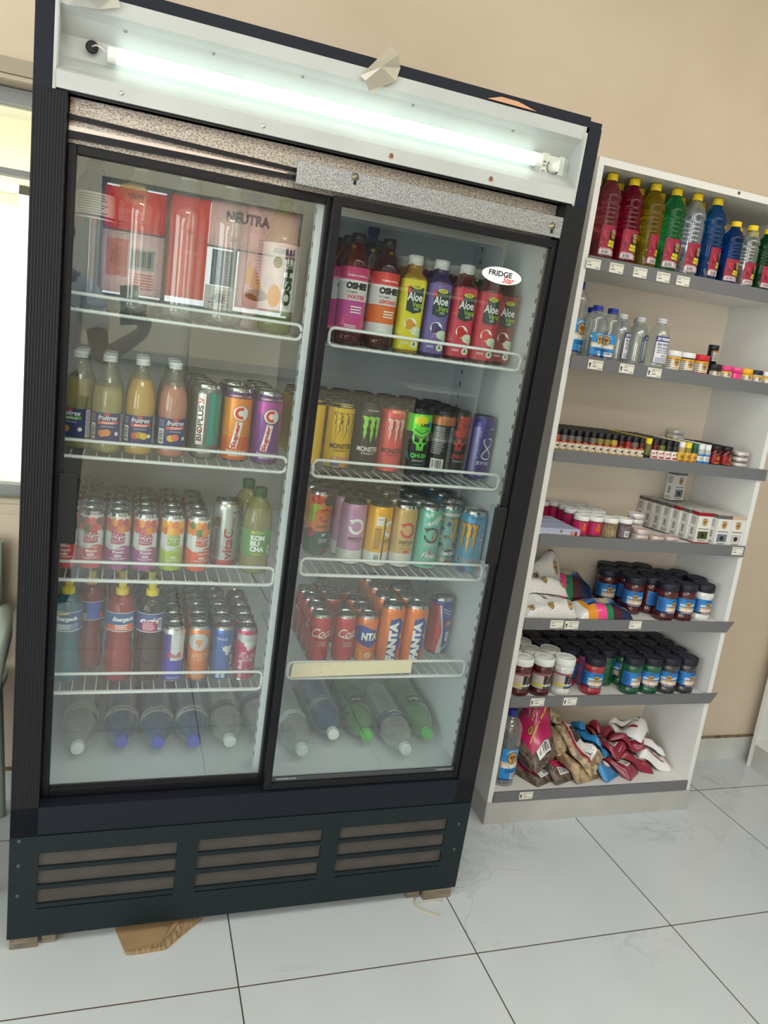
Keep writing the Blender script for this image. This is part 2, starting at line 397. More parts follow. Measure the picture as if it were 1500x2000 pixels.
# rear window left of the fridge
def window(name, x0, x1, z0, z1, y, bars_x, bars_z, m, d=.05, glass=True):
    g = G(); w = .035
    g.box(x0, x1, y, y + d, z0, z0 + w, m); g.box(x0, x1, y, y + d, z1 - w, z1, m)
    g.box(x0, x0 + w, y, y + d, z0 + w, z1 - w, m); g.box(x1 - w, x1, y, y + d, z0 + w, z1 - w, m)
    for b in bars_x: g.box(b - .016, b + .016, y + .004, y + d - .004, z0 + w, z1 - w, m)
    for b in bars_z: g.box(x0 + w, x1 - w, y + .006, y + d - .006, b - .008, b + .008, m)
    o = struct(g.build(name))
    if glass:
        q = G(); q.box(x0 + w, x1 - w, y + d / 2 - .002, y + d / 2 + .002, z0 + w, z1 - w, thin((236, 240, 236), 2.0)); p = q.build('window_glass', o)
    return o
window('window_1', WX0, WX1, WZ0 + .015, WZ1 - .005, RY1 + .05, [-.95], [1.782], mat((132, 136, 134), .45, .3))
g = G(); g.box(WX0, WX1, RY1 + .0, RY1 + .05, WZ0, WZ0 + .015, mat((196, 186, 162), .6))
g.box(WX0, WX1, RY1 - .006, RY1 + .0, WZ0 - .02, WZ0 + .006, mat((206, 194, 170), .6)); struct(g.build('trim_1'))
g = G(); g.box(WX0 - .02, WX1 + .02, RY1 - .012, RY1 - .0005, 1.998, 2.034, mat((170, 160, 140), .7)); g.box(WX0 - .02, WX1 + .02, RY1 - .006, RY1 - .0005, WZ1 + .001, 1.997, mat((192, 180, 154), .7))
struct(g.build('trim_2'))
# bright yard with a building front beyond the rear window
g = G(); g.box(-6, 3.0, RY1 + .17, 4.4, -.12, -.02, mat((200, 190, 165), .9)); struct(g.build('ground_outside'))
cream = mat((236, 230, 210), .9)
bld = empty('building_front'); tag(bld, 'cream building front with white door frames beyond the window', 'building'); bld.location = (0, 3.4, -.02)
g = G(); g.box(-6, 1.0, 0, .12, 0, 3.2, cream); g.build('wall', bld)
for x in (-2.7, -1.75, -.8, .15):
    g = G(); wh = mat((250, 246, 232), .6)
    g.box(x - .36, x - .31, -.03, 0, 0, 2.15, wh); g.box(x + .31, x + .36, -.03, 0, 0, 2.15, wh); g.box(x - .36, x + .36, -.03, 0, 2.1, 2.15, wh)
    f = g.build('door_frame', bld); q = G(); q.box(x - .31, x + .31, -.015, -.002, 0, 2.1, mat((206, 200, 182), .6)); q.build('door', f)
g = G(); g.box(-6, 1.0, -.5, 0.0, 2.5, 2.58, mat((214, 210, 196), .8))
for k in range(6): g.box(-5 + k, -4.97 + k, -.5, -.01, 2.44, 2.5, mat((250, 248, 240), .6))
g.build('canopy', bld)
t = G(); t.box(-.36, .36, -.26, .26, .66, .69, mat((196, 190, 170), .7))
for sx in (-1, 1):
    for sy in (-1, 1): t.box(sx * .33 - .02, sx * .33 + .02, sy * .23 - .02, sy * .23 + .02, 0, .66, mat((150, 140, 120), .7))
tb = t.build('outdoor_table'); tb.location = (-.62, 1.35, -.02); tag(tb, 'pale table standing outside under the rear window', 'table')
pk = G(); pk.box(-.12, .12, -.09, .09, 0, .05, mat((236, 228, 205), .7)); pk.art([('t', 'Pie', 0, 25, 60, 30, (226, 96, 40), {'i': .3}), ('l', [(-80, 8), (80, 8)], 4, (226, 96, 40))], plane((0, -.09, 0), (1, 0, 0), (0, 0, 1)))
pko = pk.build('food_carton'); pko.location = (-.36, 1.25, .67); tag(pko, 'white carton with orange writing on the table outside', 'box')

# shop front opposite: window with posters, seen mirrored in the fridge doors
window('window_2', FX0, FX1, FZ0, FZ1, RY0 - .1, [.4625, .975], [1.74], M_ALU, glass=False)
window('fill_window_left', -3.7, -1.1, 0.4, 2.4, 0, [], [], M_ALU, glass=False).matrix_world = Matrix.Translation((RX0 - .08, 0, 0)) @ Matrix.Rotation(PI / 2, 4, 'Z')  # frame of the unseen left window added for its daylight
def translucent(c):
    k = ('paper', tuple(c))
    if k in MC: return MC[k]
    m = bpy.data.materials.new('paper%d' % len(MC)); m.use_nodes = True; nt = m.node_tree; nt.nodes.clear()
    o = nt.nodes.new('ShaderNodeOutputMaterial'); a = nt.nodes.new('ShaderNodeBsdfTranslucent'); d = nt.nodes.new('ShaderNodeBsdfDiffuse'); x = nt.nodes.new('ShaderNodeMixShader')
    a.inputs[0].default_value = lin(c); d.inputs[0].default_value = lin(c); x.inputs[0].default_value = .3
    nt.links.new(a.outputs[0], x.inputs[1]); nt.links.new(d.outputs[0], x.inputs[2]); nt.links.new(x.outputs[0], o.inputs[0]); MC[k] = m
    return m
def poster(x0, x1, z0, z1, items, label, base):
    g = G(); g.box(x0, x1, RY0 - .03, RY0 - .0285, z0, z1, translucent(base))
    its = []
    for it in items: its.append(tuple(translucent(a) if isinstance(a, tuple) and len(a) == 3 and all(isinstance(q, int) for q in a) else a for a in it))
    g.art(its, plane((x1, RY0 - .0285, z0), (-1, 0, 0), (0, 0, 1)))
    tag(g.build('poster'), label, 'poster', 'posters in the shop window')
mir = {'mirror': 1}
poster(.02, .45, 1.745, 2.03, [('e', 235, 255, 110, 75, (250, 214, 130)), ('t', 'NEW', 215, 240, 110, 38, (120, 90, 70), mir), ('t', 'BREAKFAST', 225, 130, 210, 34, (255, 240, 235), {'mirror': 1, 'b': .03, 'i': .2}), ('t', 'ADDICTION', 225, 75, 210, 34, (255, 240, 235), {'mirror': 1, 'b': .03, 'i': .2})], 'red backlit poster with yellow circle high in the shop window', (250, 96, 88))
poster(.475, .76, 1.33, 2.05, [('r', 0, 285, 0, 300, (252, 150, 80)), ('e', 140, 560, 70, 110, (250, 110, 100)), ('r', 60, 160, 320, 345, (250, 220, 200))], 'tall poster red above and orange below', (250, 104, 94))
poster(.765, 1.44, 1.745, 2.07, [('t', 'NEUTRA', 395, 225, 330, 80, (120, 108, 120), {'mirror': 1, 'b': .04}), ('r', 20, 180, 20, 60, (150, 130, 170)), ('r', 20, 160, 70, 90, (240, 150, 150))], 'pale pink poster with large grey block lettering', (252, 222, 214))
poster(.80, .96, 1.46, 1.72, [('ln', 20, 140, 30, 230, 9, (190, 196, 220))], 'navy notice with fine white print in the shop window', (70, 78, 130))
poster(1.0, 1.36, 1.32, 1.735, [('p', [(150, 150), (260, 160), (230, 330), (200, 250)], (240, 200, 90)), ('e', 200, 110, 90, 45, (170, 120, 80)), ('e', 110, 230, 45, 60, (240, 240, 250))], 'light pink poster with a yellow banana shape', (252, 224, 220))
poster(.02, .45, 1.30, 1.73, [('b', 60, 240, 180, 330), ('r', 250, 400, 120, 380, (250, 190, 180)), ('ln', 60, 230, 40, 160, 6, (226, 110, 100)), ('e', 330, 250, 50, 70, (244, 214, 200))], 'pale pink notice with a bar code under the red poster', (250, 226, 220))
poster(.768, .99, 1.28, 1.455, [('ln', 20, 190, 20, 150, 6, (150, 140, 140)), ('e', 110, 90, 40, 40, (60, 66, 80))], 'small white notice under the navy notice', (240, 236, 230))
poster(1.37, 1.445, 1.30, 1.735, [('r', 20, 60, 60, 380, (90, 120, 70))], 'narrow green and white notice at the window edge', (236, 238, 226))
# long counter under the shop window
g = G(); g.box(-.4, 2.2, -4.0, -3.5, 0, .92, mat((206, 196, 178), .6)); g.box(-.43, 2.23, -4.02, -3.47, .92, .95, mat((60, 70, 78), .3))
tag(g.build('shop_counter'), 'long cream counter with dark worktop opposite the fridge', 'counter')

# tall dark rack opposite the right-hand door, seen only as a reflection
rk = empty('display_rack'); rk.location = (1.52, -4.42, 0); tag(rk, 'tall grey display rack opposite the fridge, mirrored in the right door', 'rack')
M_RK = mat((206, 206, 200), .4); M_RKD = mat((70, 76, 84), .6)
g = G(); g.box(0, .025, 0, .34, 0, 2.12, M_RK); g.build('side_panel', rk)
g = G(); g.box(1.435, 1.46, 0, .34, 0, 2.12, M_RK); g.build('side_panel', rk)
g = G(); g.box(.025, 1.435, 0, .012, .1, 2.12, M_RKD); g.build('back_panel', rk)
for z in (.12, .52, .92, 1.30, 1.66, 2.10):
    g = G(); g.box(.0255, 1.4345, .013, .33, z - .02, z, M_RK); g.build('shelf', rk)
# the unit standing along the side wall, only its near end in view
M_WB = mat((226, 226, 222), .35); M_EDGE = mat((110, 111, 114), .45); M_PL = noisy('grey_plinth', (176, 176, 172), (186, 186, 182), 8, 3, .4)
ru = empty('shelving_unit'); ru.location = (2.68, .53, 0)
tag(ru, 'white shelving unit along the side wall, only its near edge showing', 'shelving unit')
g = G(); g.box(0, .36, 0, .018, 0.0, 2.05, M_WB); g.build('side_panel', ru)
g = G(); g.box(0.001, .36, -2.0, -1.982, 0.0, 2.05, M_WB); g.build('side_panel', ru)
g = G(); g.box(.005, .35, -1.982, 0, .10, .118, M_WB); g.box(.002, .02, -1.982, 0, 0, .0995, M_PL); g.build('plinth', ru)
for z in (.44, .705, .975, 1.238, 1.508, 1.785, 2.03):
    g = G(); g.box(.004, .35, -1.981, -.001, z - .018, z, M_WB); g.box(0, .004, -1.981, -.001, z - .03, z + .006, M_EDGE); g.build('shelf', ru)
g = G(); g.box(.351, .36, -1.982, 0, .118, 2.05, M_WB); g.build('back_panel', ru)

# plastic chair at the left edge
M_CH = mat((150, 160, 146), .4)
ch = empty('plastic_chair'); ch.location = (-.09, .36, 0); tag(ch, 'grey-green plastic chair standing beside the fridge under the window', 'chair')
ch.rotation_euler = (0, 0, 0)
g = G(); g.tube([(0, -.2, 0), (-.015, -.18, .2), (-.03, -.16, .42)], [.012, .02, .026], M_CH, 10); g.build('leg', ch)
g = G(); g.tube([(0.0, .16, 0), (-.015, .15, .2), (-.03, .14, .42)], [.012, .02, .026], M_CH, 10); g.build('leg', ch)
for y in (-.2, .16):
    g = G(); g.tube([(-.44, y, 0), (-.43, y * .95, .2), (-.42, y * .9, .42)], [.012, .02, .026], M_CH, 10); g.build('leg', ch)
g = G(); g.prism([(-.46, -.22), (-.01, -.22), (0, .2), (-.46, .2)], .415, .44, M_CH, 'z'); g.build('seat', ch, .01)
g = G(); g.tube([(-.01, -.2, .42), (.018, -.2, .54), (.022, -.16, .62), (0.02, -.05, .645), (0.0, .1, .645), (-.01, .2, .62)], .02, M_CH, 10); g.build('armrest', ch)
g = G(); g.prism([(-.44, .17), (-.02, .17), (-.02, .2), (-.44, .2)], .46, .82, M_CH, 'z'); g.build('backrest', ch, .01)

# ------------------------------------------------------------------ the double-door display fridge
W, H = 1.13, 2.005
M_BODY = mat((24, 29, 38), .55, ior=1.3); M_DARK = mat((17, 18, 23), .4, ior=1.35); M_GASK = mat((14, 14, 16), .6)
M_LINER = mat((214, 224, 232), .4); M_SHEET = noisy('white_sheet', (178, 182, 178), (188, 192, 188), 7, 4, .4)
M_GALV = noisy('galvanised_steel', (126, 129, 131), (178, 180, 181), 330, 4, .42, .6, .38, .62, (1, 1, 1), .25)
M_GALVM = noisy('mottled_steel', (146, 138, 126), (208, 203, 194), 210, 3, .4, .6, .40, .56, (1, 1, 2.0), .3)
def ribbed():
    m = bpy.data.materials.new('ribbed_black'); m.use_nodes = True; nt = m.node_tree; b = nt.nodes['Principled BSDF']
    tc = nt.nodes.new('ShaderNodeTexCoord'); w = nt.nodes.new('ShaderNodeTexWave'); w.bands_direction = 'X'; w.inputs['Scale'].default_value = 60
    bp = nt.nodes.new('ShaderNodeBump'); bp.inputs['Strength'].default_value = .5; bp.inputs['Distance'].default_value = .002
    nt.links.new(tc.outputs['Object'], w.inputs[0]); nt.links.new(w.outputs['Fac'], bp.inputs['Height']); nt.links.new(bp.outputs[0], b.inputs['Normal'])
    b.inputs['Base Color'].default_value = lin((25, 25, 28)); b.inputs['Roughness'].default_value = .5; b.inputs['IOR'].default_value = 1.3
    return m
M_RIB = ribbed()
fr = empty('display_fridge'); fr.matrix_world = FM
tag(fr, 'tall black two-door glass display fridge stocked with drinks, lamp lit on top', 'fridge')
FD = .54
g = G()
g.box(0, .02, .0, FD, .03, 1.998, M_BODY); g.box(W - .03, W, 0, FD, .03, 1.998, M_BODY)
g.box(.02, W - .03, .0, FD, 1.985, 2.005, M_BODY)
g.box(.02, W - .03, FD - .03, FD, .03, 1.985, M_BODY)
g.box(.02, W - .03, .004, .06, .302, .372, M_BODY)
g.build('cabinet', fr)
g = G()
g.box(0.0, .056, -.004, 0.0, .304, 1.822, M_RIB); g.box(1.078, W, -.004, 0.0, .304, 1.822, M_RIB)
g.box(.05, .056, 0, .05, .372, 1.822, M_RIB); g.box(1.078, 1.0999, 0, .05, .372, 1.822, M_RIB)
g.box(0.0, .03, -.003, 0.0, 1.822, 1.985, M_BODY); g.box(1.099, W, -.003, 0.0, 1.822, 1.985, M_BODY)
g.box(0, W, -.004, 0.004, .302, .372, M_BODY)
g.build('front_frame', fr)
# liner
g = G(); LT = 1.80
g.box(.0205, .030, .055, .50, .36, LT, M_LINER); g.box(1.096, 1.0995, .055, .50, .36, LT, M_LINER)
g.box(.0205, 1.0995, .50, .509, .36, LT, M_LINER); g.box(.0205, 1.0995, .0605, .509, .36, .375, M_LINER); g.box(.0205, 1.0995, .055, .509, 1.79, LT, M_LINER)
g.box(.33, .56, .425, .4999, 1.30, 1.789, mat((205, 205, 200), .5))
for k in range(40):
    z = .42 + k * .034
    for y in (.085, .44): g.box(1.0952, 1.096, y, y + .006, z, z + .012, mat((60, 62, 64), .6))
g.build('inner_liner', fr)
g = G(); g.box(.540, .566, .075, .095, .3755, 1.789, M_LINER)
for k in range(40): g.box(.5392, .540, .08, .086, .42 + k * .034, .432 + k * .034, mat((50, 52, 54), .6))
g.build('centre_post', fr)
# header: white reflector tray
g = G(); a, b = .037, 1.092
g.sheet([(.012, 1.8265), (-.006, 1.8255), (-.007, 1.852), (-.001, 1.856), (.012, 1.862), (.046, 1.888), (.05, 1.905), (.047, 1.925), (.028, 1.943), (.02, 1.951), (.004, 1.960), (.002, 1.9845)], a, b, .0015, M_SHEET)
g.box(.036, .0385, -.002, .048, 1.858, 1.984, M_SHEET); g.box(1.0905, 1.093, -.002, .048, 1.858, 1.984, M_SHEET)
g.box(.031, .0365, -.0035, 0.0, 1.812, 1.972, M_SHEET); g.box(1.0925, 1.097, -.0035, 0.0, 1.80, 1.972, M_SHEET)
g.box(.05, 1.08, .0, .012, 1.8225, 1.829, M_DARK)
for x, rust in ((.145, 0), (.40, 0), (.66, 1), (.885, 1)):
    if rust: g.art([('e', x * 1000, 1838, 8, 7, (176, 140, 116))], plane((0, -.0075, 0), (1, 0, 0), (0, 0, 1)))
    n0 = len(g.v); g.lathe([(.0001, .003), (.003, .0025), (.0045, 0)], SILVER if not rust else mat((120, 84, 66), .7), 10)
    for i in range(n0, len(g.v)):
        px, py, pz = g.v[i]; g.v[i] = (px + x, -.008 - pz * .7, 1.838 + py)
for x in (.145, .30, .47, .70, .93):
    n0 = len(g.v); g.lathe([(.0001, .003), (.003, .0025), (.0045, 0)], mat((150, 150, 140), .5, .5), 10)
    for i in range(n0, len(g.v)): px, py, pz = g.v[i]; g.v[i] = (px + x, .0235 - pz, 1.948 + py)
hd = g.build('header_panel', fr)
g = G(); n0 = 0
g.lathe([(.0001, .0), (.0046, .0), (.0056, .004), (.0046, .006)], M_GASK, 14)
for i in range(len(g.v)): px, py, pz = g.v[i]; g.v[i] = (px * 2 + .09, .043 - pz, 1.912 + py * 2)
g.build('grommet', hd)
g = G(); g.tube([(.09, .036, 1.912), (.097, .028, 1.914), (.107, .026, 1.911), (.118, .03, 1.904)], .0012, mat((220, 216, 205), .5), 6); g.build('lamp_wire', hd)
# lamp tube
lp = G(); n = 14
def hx(g, x0, x1, y, z, ry, rz, m, n=18, dots=False):
    v = []; 
    for x in (x0, x1): v += [(x, y - ry * math.cos(2 * PI * k / n), z + rz * math.sin(2 * PI * k / n)) for k in range(n)]
    g.add(v, [(k, (k + 1) % n, n + (k + 1) % n, n + k) for k in range(n)], m, True); g.add(v, [tuple(range(n))[::-1], tuple(range(n, 2 * n))], m)
hx(lp, .132, .998, .030, 1.905, .012, .0135, mat((236, 252, 246), .3, emit=2.3))
tube = lp.build('lamp_tube', fr)
g = G(); hx(g, .117, .132, .030, 1.905, .0125, .014, mat((226, 228, 222), .4)); g.build('end_cap', tube)
g = G(); hx(g, .998, 1.012, .030, 1.905, .0125, .014, mat((236, 240, 230), .4)); g.build('end_cap', tube)
# thermostat
g = G(); g.box(1.022, 1.080, .044, .0462, 1.868, 1.94, mat((214, 218, 206), .5))
th = g
th.art([('t', 'TEMPERATURE', 1052, 1934, 38, 5.5, (40, 42, 40)), ('t', 'CONTROL', 1053, 1926, 25, 5.5, (40, 42, 40)), ('t', 'MIN', 1031, 1908, 8, 4, (40, 42, 40)), ('t', 'OFF', 1030, 1900, 8, 4, (40, 42, 40)), ('t', 'MAX', 1031, 1889, 9, 4, (40, 42, 40)),
        ('l', [(1053 + 15 * math.cos(a), 1900 + 15 * math.sin(a)) for a in [2.4, 2.8, 3.2, 3.7, 4.2, 4.8, 5.3, 5.8]], 2.2, (30, 32, 34))], plane((0, .044, 0), (1, 0, 0), (0, 0, 1)))
tp = th.build('thermostat_plate', hd)
g = G(); g.lathe([(.0001, .018), (.009, .0175), (.011, .012), (.012, 0)], mat((228, 228, 214), .35), 20)
g.box(-.002, .002, -.011, .011, .014, .022, mat((236, 236, 226), .35))
kn = g.build('control_knob', fr); kn.matrix_local = Matrix.Translation((1.053, .0425, 1.900)) @ Matrix.Rotation(PI / 2, 4, 'X')
# galvanised track
g = G(); g.box(.058, 1.076, .034, .037, 1.742, 1.8225, M_GALVM)
g.prism([(.058, 1.792), (.50, 1.782), (.50, 1.776), (.058, 1.784)], .022, .033, M_DARK, 'y')
g.prism([(.058, 1.763), (.49, 1.768), (.49, 1.760), (.058, 1.752)], .016, .033, M_DARK, 'y')
g.prism([(.058, 1.773), (.46, 1.772), (.46, 1.769), (.058, 1.765)], .024, .034, mat((200, 196, 190), .3, .8), 'y')
g.build('track_rail', fr)
g = G(); g.box(.474, 1.0775, -.0035, .001, 1.750, 1.793, M_GALV); g.box(.474, 1.0775, -.0035, .004, 1.791, 1.7935, M_GALV)
cv = g.build('track_cover', fr, .0008)
for x, z in ((.592, 1.785), (1.052, 1.772)):
    g = G(); g.lathe([(.0001, .005), (.0035, .005), (.004, .003), (.0075, .002), (.008, 0)], mat((150, 140, 120), .4, .8), 12)
    bl = g.build('bolt', cv); bl.matrix_local = Matrix.Translation((x, -.0035, z)) @ Matrix.Rotation(PI / 2, 4, 'X')
    g = G(); g.box(x - .002, x + .004, -.0042, -.0034, z - .015, z + .004, M_GASK); g.build('slot', cv)
# doors
M_GLASS = thin((250, 253, 251), 1.8, .004, .004)
def door(x0, x1, z0, z1, y, fw, gx0, gx1, gz0, gz1):
    g = G(); d = .022
    g.box(x0, gx0, y, y + d, z0, z1, M_DARK); g.box(gx1, x1, y, y + d, z0, z1, M_DARK)
    g.box(gx0, gx1, y, y + d, z0, gz0, M_DARK); g.box(gx0, gx1, y, y + d, gz1, z1, M_DARK)
    o = g.build('sliding_door', fr, .0015)
    q = G(); q.box(gx0 - .002, gx1 + .002, y + .009, y + .011, gz0 - .002, gz1 + .002, M_GLASS); q.build('door_glass', o)
    return o
dl = door(.0575, .5575, .376, 1.745, .0275, .018, .073, .548, .395, 1.728)
dr = door(.556, 1.0765, .374, 1.745, .002, .018, .5745, 1.066, .392, 1.728)
g = G(); g.box(.066, .103, .0215, .0274, .978, 1.128, M_GASK); g.build('door_handle', dl, .002)
g = G(); g.box(1.040, 1.074, -.006, .0015, .978, 1.124, M_GASK)
g.build('door_handle', dr, .003)
g = G(); P = plane((.958, .0105, 1.6505), (1, 0, -.02), (0, 0, 1)); g.art([('e', 0, 0, 51, 19, (40, 36, 40)), ('e', 0, 0, 50, 18, (240, 240, 238)), ('t', 'FRIDGE', -4, 4, 58, 12, (40, 42, 52), {'b': .035}), ('t', 'Star', 18, -7, 30, 13, (206, 30, 40), {'i': .5, 'b': .02})], P); g.build('door_sticker', dr)
g = G(); g.box(.5745, 1.066, .0095, .0105, .392, .404, mat((70, 76, 78), .5)); g.art([('t', 'TOUGHENED GLASS', 612, 398.5, 50, 3.6, (190, 196, 194)), ('t', 'TOUGHENED GLASS', 1035, 398.5, 44, 3.6, (190, 196, 194))], plane((0, .0095, 0), (1, 0, 0), (0, 0, 1))); g.build('glass_edge_band', dr)
# kick panel with louvres
M_KICK = mat((22, 33, 37), .5, ior=1.35); M_FILT = noisy('dusty_filter', (68, 64, 60), (78, 73, 68), 12, 5, .9)
g = G(); y0, y1 = -.006, .0
cols = [(.059, .363), (.412, .7206), (.7675, 1.067)]; rows = [(.219, .2545), (.170, .208), (.1195, .158), (.1055, .1085)]
xs = [0] + [q for c in cols for q in c] + [W]; 
for i in range(0, 8, 2): g.box(xs[i], xs[i + 1], y0, y1, .03, .3, M_KICK)
for c0, c1 in cols:
    zs = [.3] + [q for r in rows for q in r[::-1]] + [.03]
    for i in range(0, 10, 2): g.box(c0, c1, y0, y1, zs[i + 1], zs[i], M_KICK)
kp = g.build('kick_panel', fr)
g = G(); g.box(.05, W - .05, .0005, .0035, .05, .29, M_FILT); g.build('air_filter', fr)
for x, z in ((.02, .226), (.02, .146), (.02, .29), (1.105, .235), (1.105, .155)):
    g = G(); g.lathe([(.0001, .003), (.003, .0025), (.005, 0)], mat((70, 74, 76), .4, .5), 10); s_ = g.build('screw', kp); s_.matrix_local = Matrix.Translation((x, -.006, z)) @ Matrix.Rotation(PI / 2, 4, 'X')
# wire shelves
def loop(x0, x1, z0, z1, y, r=.012):
    P = []
    for cx, cz, a0 in ((x1 - r, z1 - r, 0), (x0 + r, z1 - r, 90), (x0 + r, z0 + r, 180), (x1 - r, z0 + r, 270)):
        for k in range(5): a = math.radians(a0 + k * 22.5); P.append((cx + r * math.cos(a), y, cz + r * math.sin(a)))
    return P
SHL = [(.036, .537, z, q) for z, q in ((1.455, .029), (1.157, .0325), (.883, .0405), (.612, .0445))]; SHR = [(.6, 1.080, z, q) for z, q in ((1.453, .036), (1.154, .036), (.912, .0385), (.640, .041))]
for x0, x1, z, hh in SHL + SHR:
    g = G(); z -= .003
    g.tube(loop(x0, x1, z - .003, z + hh, .08), .0036, RAIL, 8, True)
    g.tube([(x0 + .004, .084, z - .002), (x0 + .004, .49, z - .002), (x1 - .004, .49, z - .002), (x1 - .004, .084, z - .002)], .0028, RAIL, 6, True)
    n = 19 if x0 < .1 else 18
    for k in range(n):
        x = x0 + .02 + (x1 - x0 - .04) * k / (n - 1); g.tube([(x, .0795, z - .002), (x, .088, z + .0008), (x, .489, z + .0008)], .0014, RAIL, 5)
    g.build('wire_shelf', fr)
g = G(); g.prism([(.606, .641), (.924, .6495), (.9225, .686), (.609, .679)], .0705, .0728, mat((244, 228, 196), .5), 'y')
rr = random.Random(5)
for k in range(26): x = rr.uniform(620, 915); g.art([('e', x, 661 + (x - 606) * .022 + rr.uniform(-14, 14), rr.uniform(.4, 1.4), rr.uniform(.4, 1.0), (120, 96, 74))], plane((0, .0705, 0), (1, 0, 0), (0, 0, 1))); g.layer = 0
g.build('price_strip', fr)
g = G(); g.tube([(.535, .09, .83), (.53, .2, .83), (.50, .3, .86), (.50, .34, .90)], .002, mat((70, 70, 72), .5), 6); g.tube([(.50, .34, .90), (.50, .36, 1.0)], .002, mat((70, 70, 72), .5), 6); g.build('sensor_cable', fr)

# things around the fridge
def wood_block(x0, x1, y0, y1, z1, label, m=None):
    g = G(); m = m or noisy('old_wood', (92, 84, 72), (134, 122, 106), 14, 5, .85, 0, .3, .7, (1, 8, 8), .3)
    g.box(-(x1 - x0) / 2, (x1 - x0) / 2, -(y1 - y0) / 2, (y1 - y0) / 2, 0, z1, m); o = g.build('wooden_block', None, .002)
    o.location = ((x0 + x1) / 2, (y0 + y1) / 2, 0); tag(o, label, 'block'); return o
wood_block(.006, .066, -.006, .07, .0275, 'worn wooden block under the front corner below the left door')
wood_block(.072, .104, .004, .06, .0265, 'small splintered wood piece beside the corner block under the left door')
wood_block(1.035, 1.118, .003, .07, .0275, 'dark wooden block under the front corner nearest the shelving')
wood_block(.99, 1.03, .016, .05, .02, 'flat broken wood chip beside the block nearest the shelving')
wood_block(.03, .10, .46, .535, .047, 'wooden block under the rear corner of the fridge'); wood_block(1.02, 1.09, .46, .535, .047, 'wooden block under the other rear corner of the fridge')
M_CARD = noisy('cardboard', (156, 128, 92), (168, 140, 104), 9, 4, .9); M_CARD2 = noisy('cardboard_edge', (176, 150, 114), (134, 108, 76), 40, 3, .9, 0, .4, .6, (6, 1, 1), .4)
g = G(); g.prism([(.245, .09), (.2359, .0198), (.262, -.062), (.30, -.066), (.352, -.061), (.44, .02), (.475, .10)], .0005, .0035, M_CARD, 'z')
g.prism([(.12, .09), (.126, .029), (.18, .024), (.236, .03), (.27, .09)], .0038, .0065, M_CARD, 'z')
f = [(.262, -.064), (.275, -.068), (.352, -.064), (.385, -.03), (.42, .0), (.4685, .052), (.45, .062), (.40, .03), (.355, -.038), (.345, -.052)]
g.prism(f, .0045, .0115, M_CARD2, 'z'); g.prism([(.345, -.05), (.40, .03), (.45, .062), (.42, .072), (.385, .04)], .0118, .0135, M_CARD, 'z')
tag(g.build('cardboard_sheet'), 'torn folded brown cardboard sheet poking out under the fridge', 'cardboard')
g = G(); g.tube([(1.02, .02, .003), (1.005, -.01, .003), (1.02, -.04, .002), (1.06, -.06, .002)], .0022, mat((196, 186, 160), .8), 5); g.tube([(1.02, -.008, .003), (1.06, -.002, .004), (1.09, -.01, .003)], .0018, mat((196, 186, 160), .8), 5)
tag(g.build('string'), 'frayed pale string lying on the tiles beside the corner block', 'string')
# crumpled packing tape stuck over the header
M_TAPE = thin((214, 206, 186), 2.0, .2, .55)
g = G(); V = [(.575, -.012, 1.965), (.585, -.014, 1.957), (.612, -.026, 1.985), (.640, -.03, 2.012), (.628, -.008, 2.03), (.60, -.006, 1.995), (.655, -.006, 1.998), (.648, -.01, 1.972), (.618, -.004, 1.955), (.607, -.007, 1.938), (.598, -.003, 1.945)]
g.add([(x, y, z) for x, y, z in V], [(0, 1, 2, 5), (5, 2, 3, 4), (2, 7, 6, 3), (2, 8, 7), (1, 10, 9, 8), (1, 8, 2)], M_TAPE)
o = g.build('tape_scrap'); md = o.modifiers.new('s', 'SOLIDIFY'); md.thickness = .0006; o.matrix_world = FM; tag(o, 'crumpled clear tape scrap sticking up from the fridge header', 'tape')
g = G(); V = [(.048, -.009, 1.955), (.10, -.012, 1.96), (.135, -.009, 1.972), (.13, -.011, 1.99), (.09, -.014, 1.988), (.05, -.009, 2.0), (.078, -.02, 1.972)]
g.add(V, [(0, 1, 6), (1, 2, 3), (1, 3, 6), (3, 4, 6), (4, 5, 6), (5, 0, 6)], thin((236, 236, 230), 3.0, .08, .25)); o = g.build('tape_scrap'); md = o.modifiers.new('s', 'SOLIDIFY'); md.thickness = .0006; o.matrix_world = FM; tag(o, 'wrinkled clear tape at the lamp end by the black wire grommet', 'tape')
g = G(); g.prism([(.85, 1.987), (.88, 1.9965), (.92, 1.996), (.965, 1.987)], -.0042, -.0028, mat((206, 156, 120), .7), 'y'); g.build('worn_patch', fr)

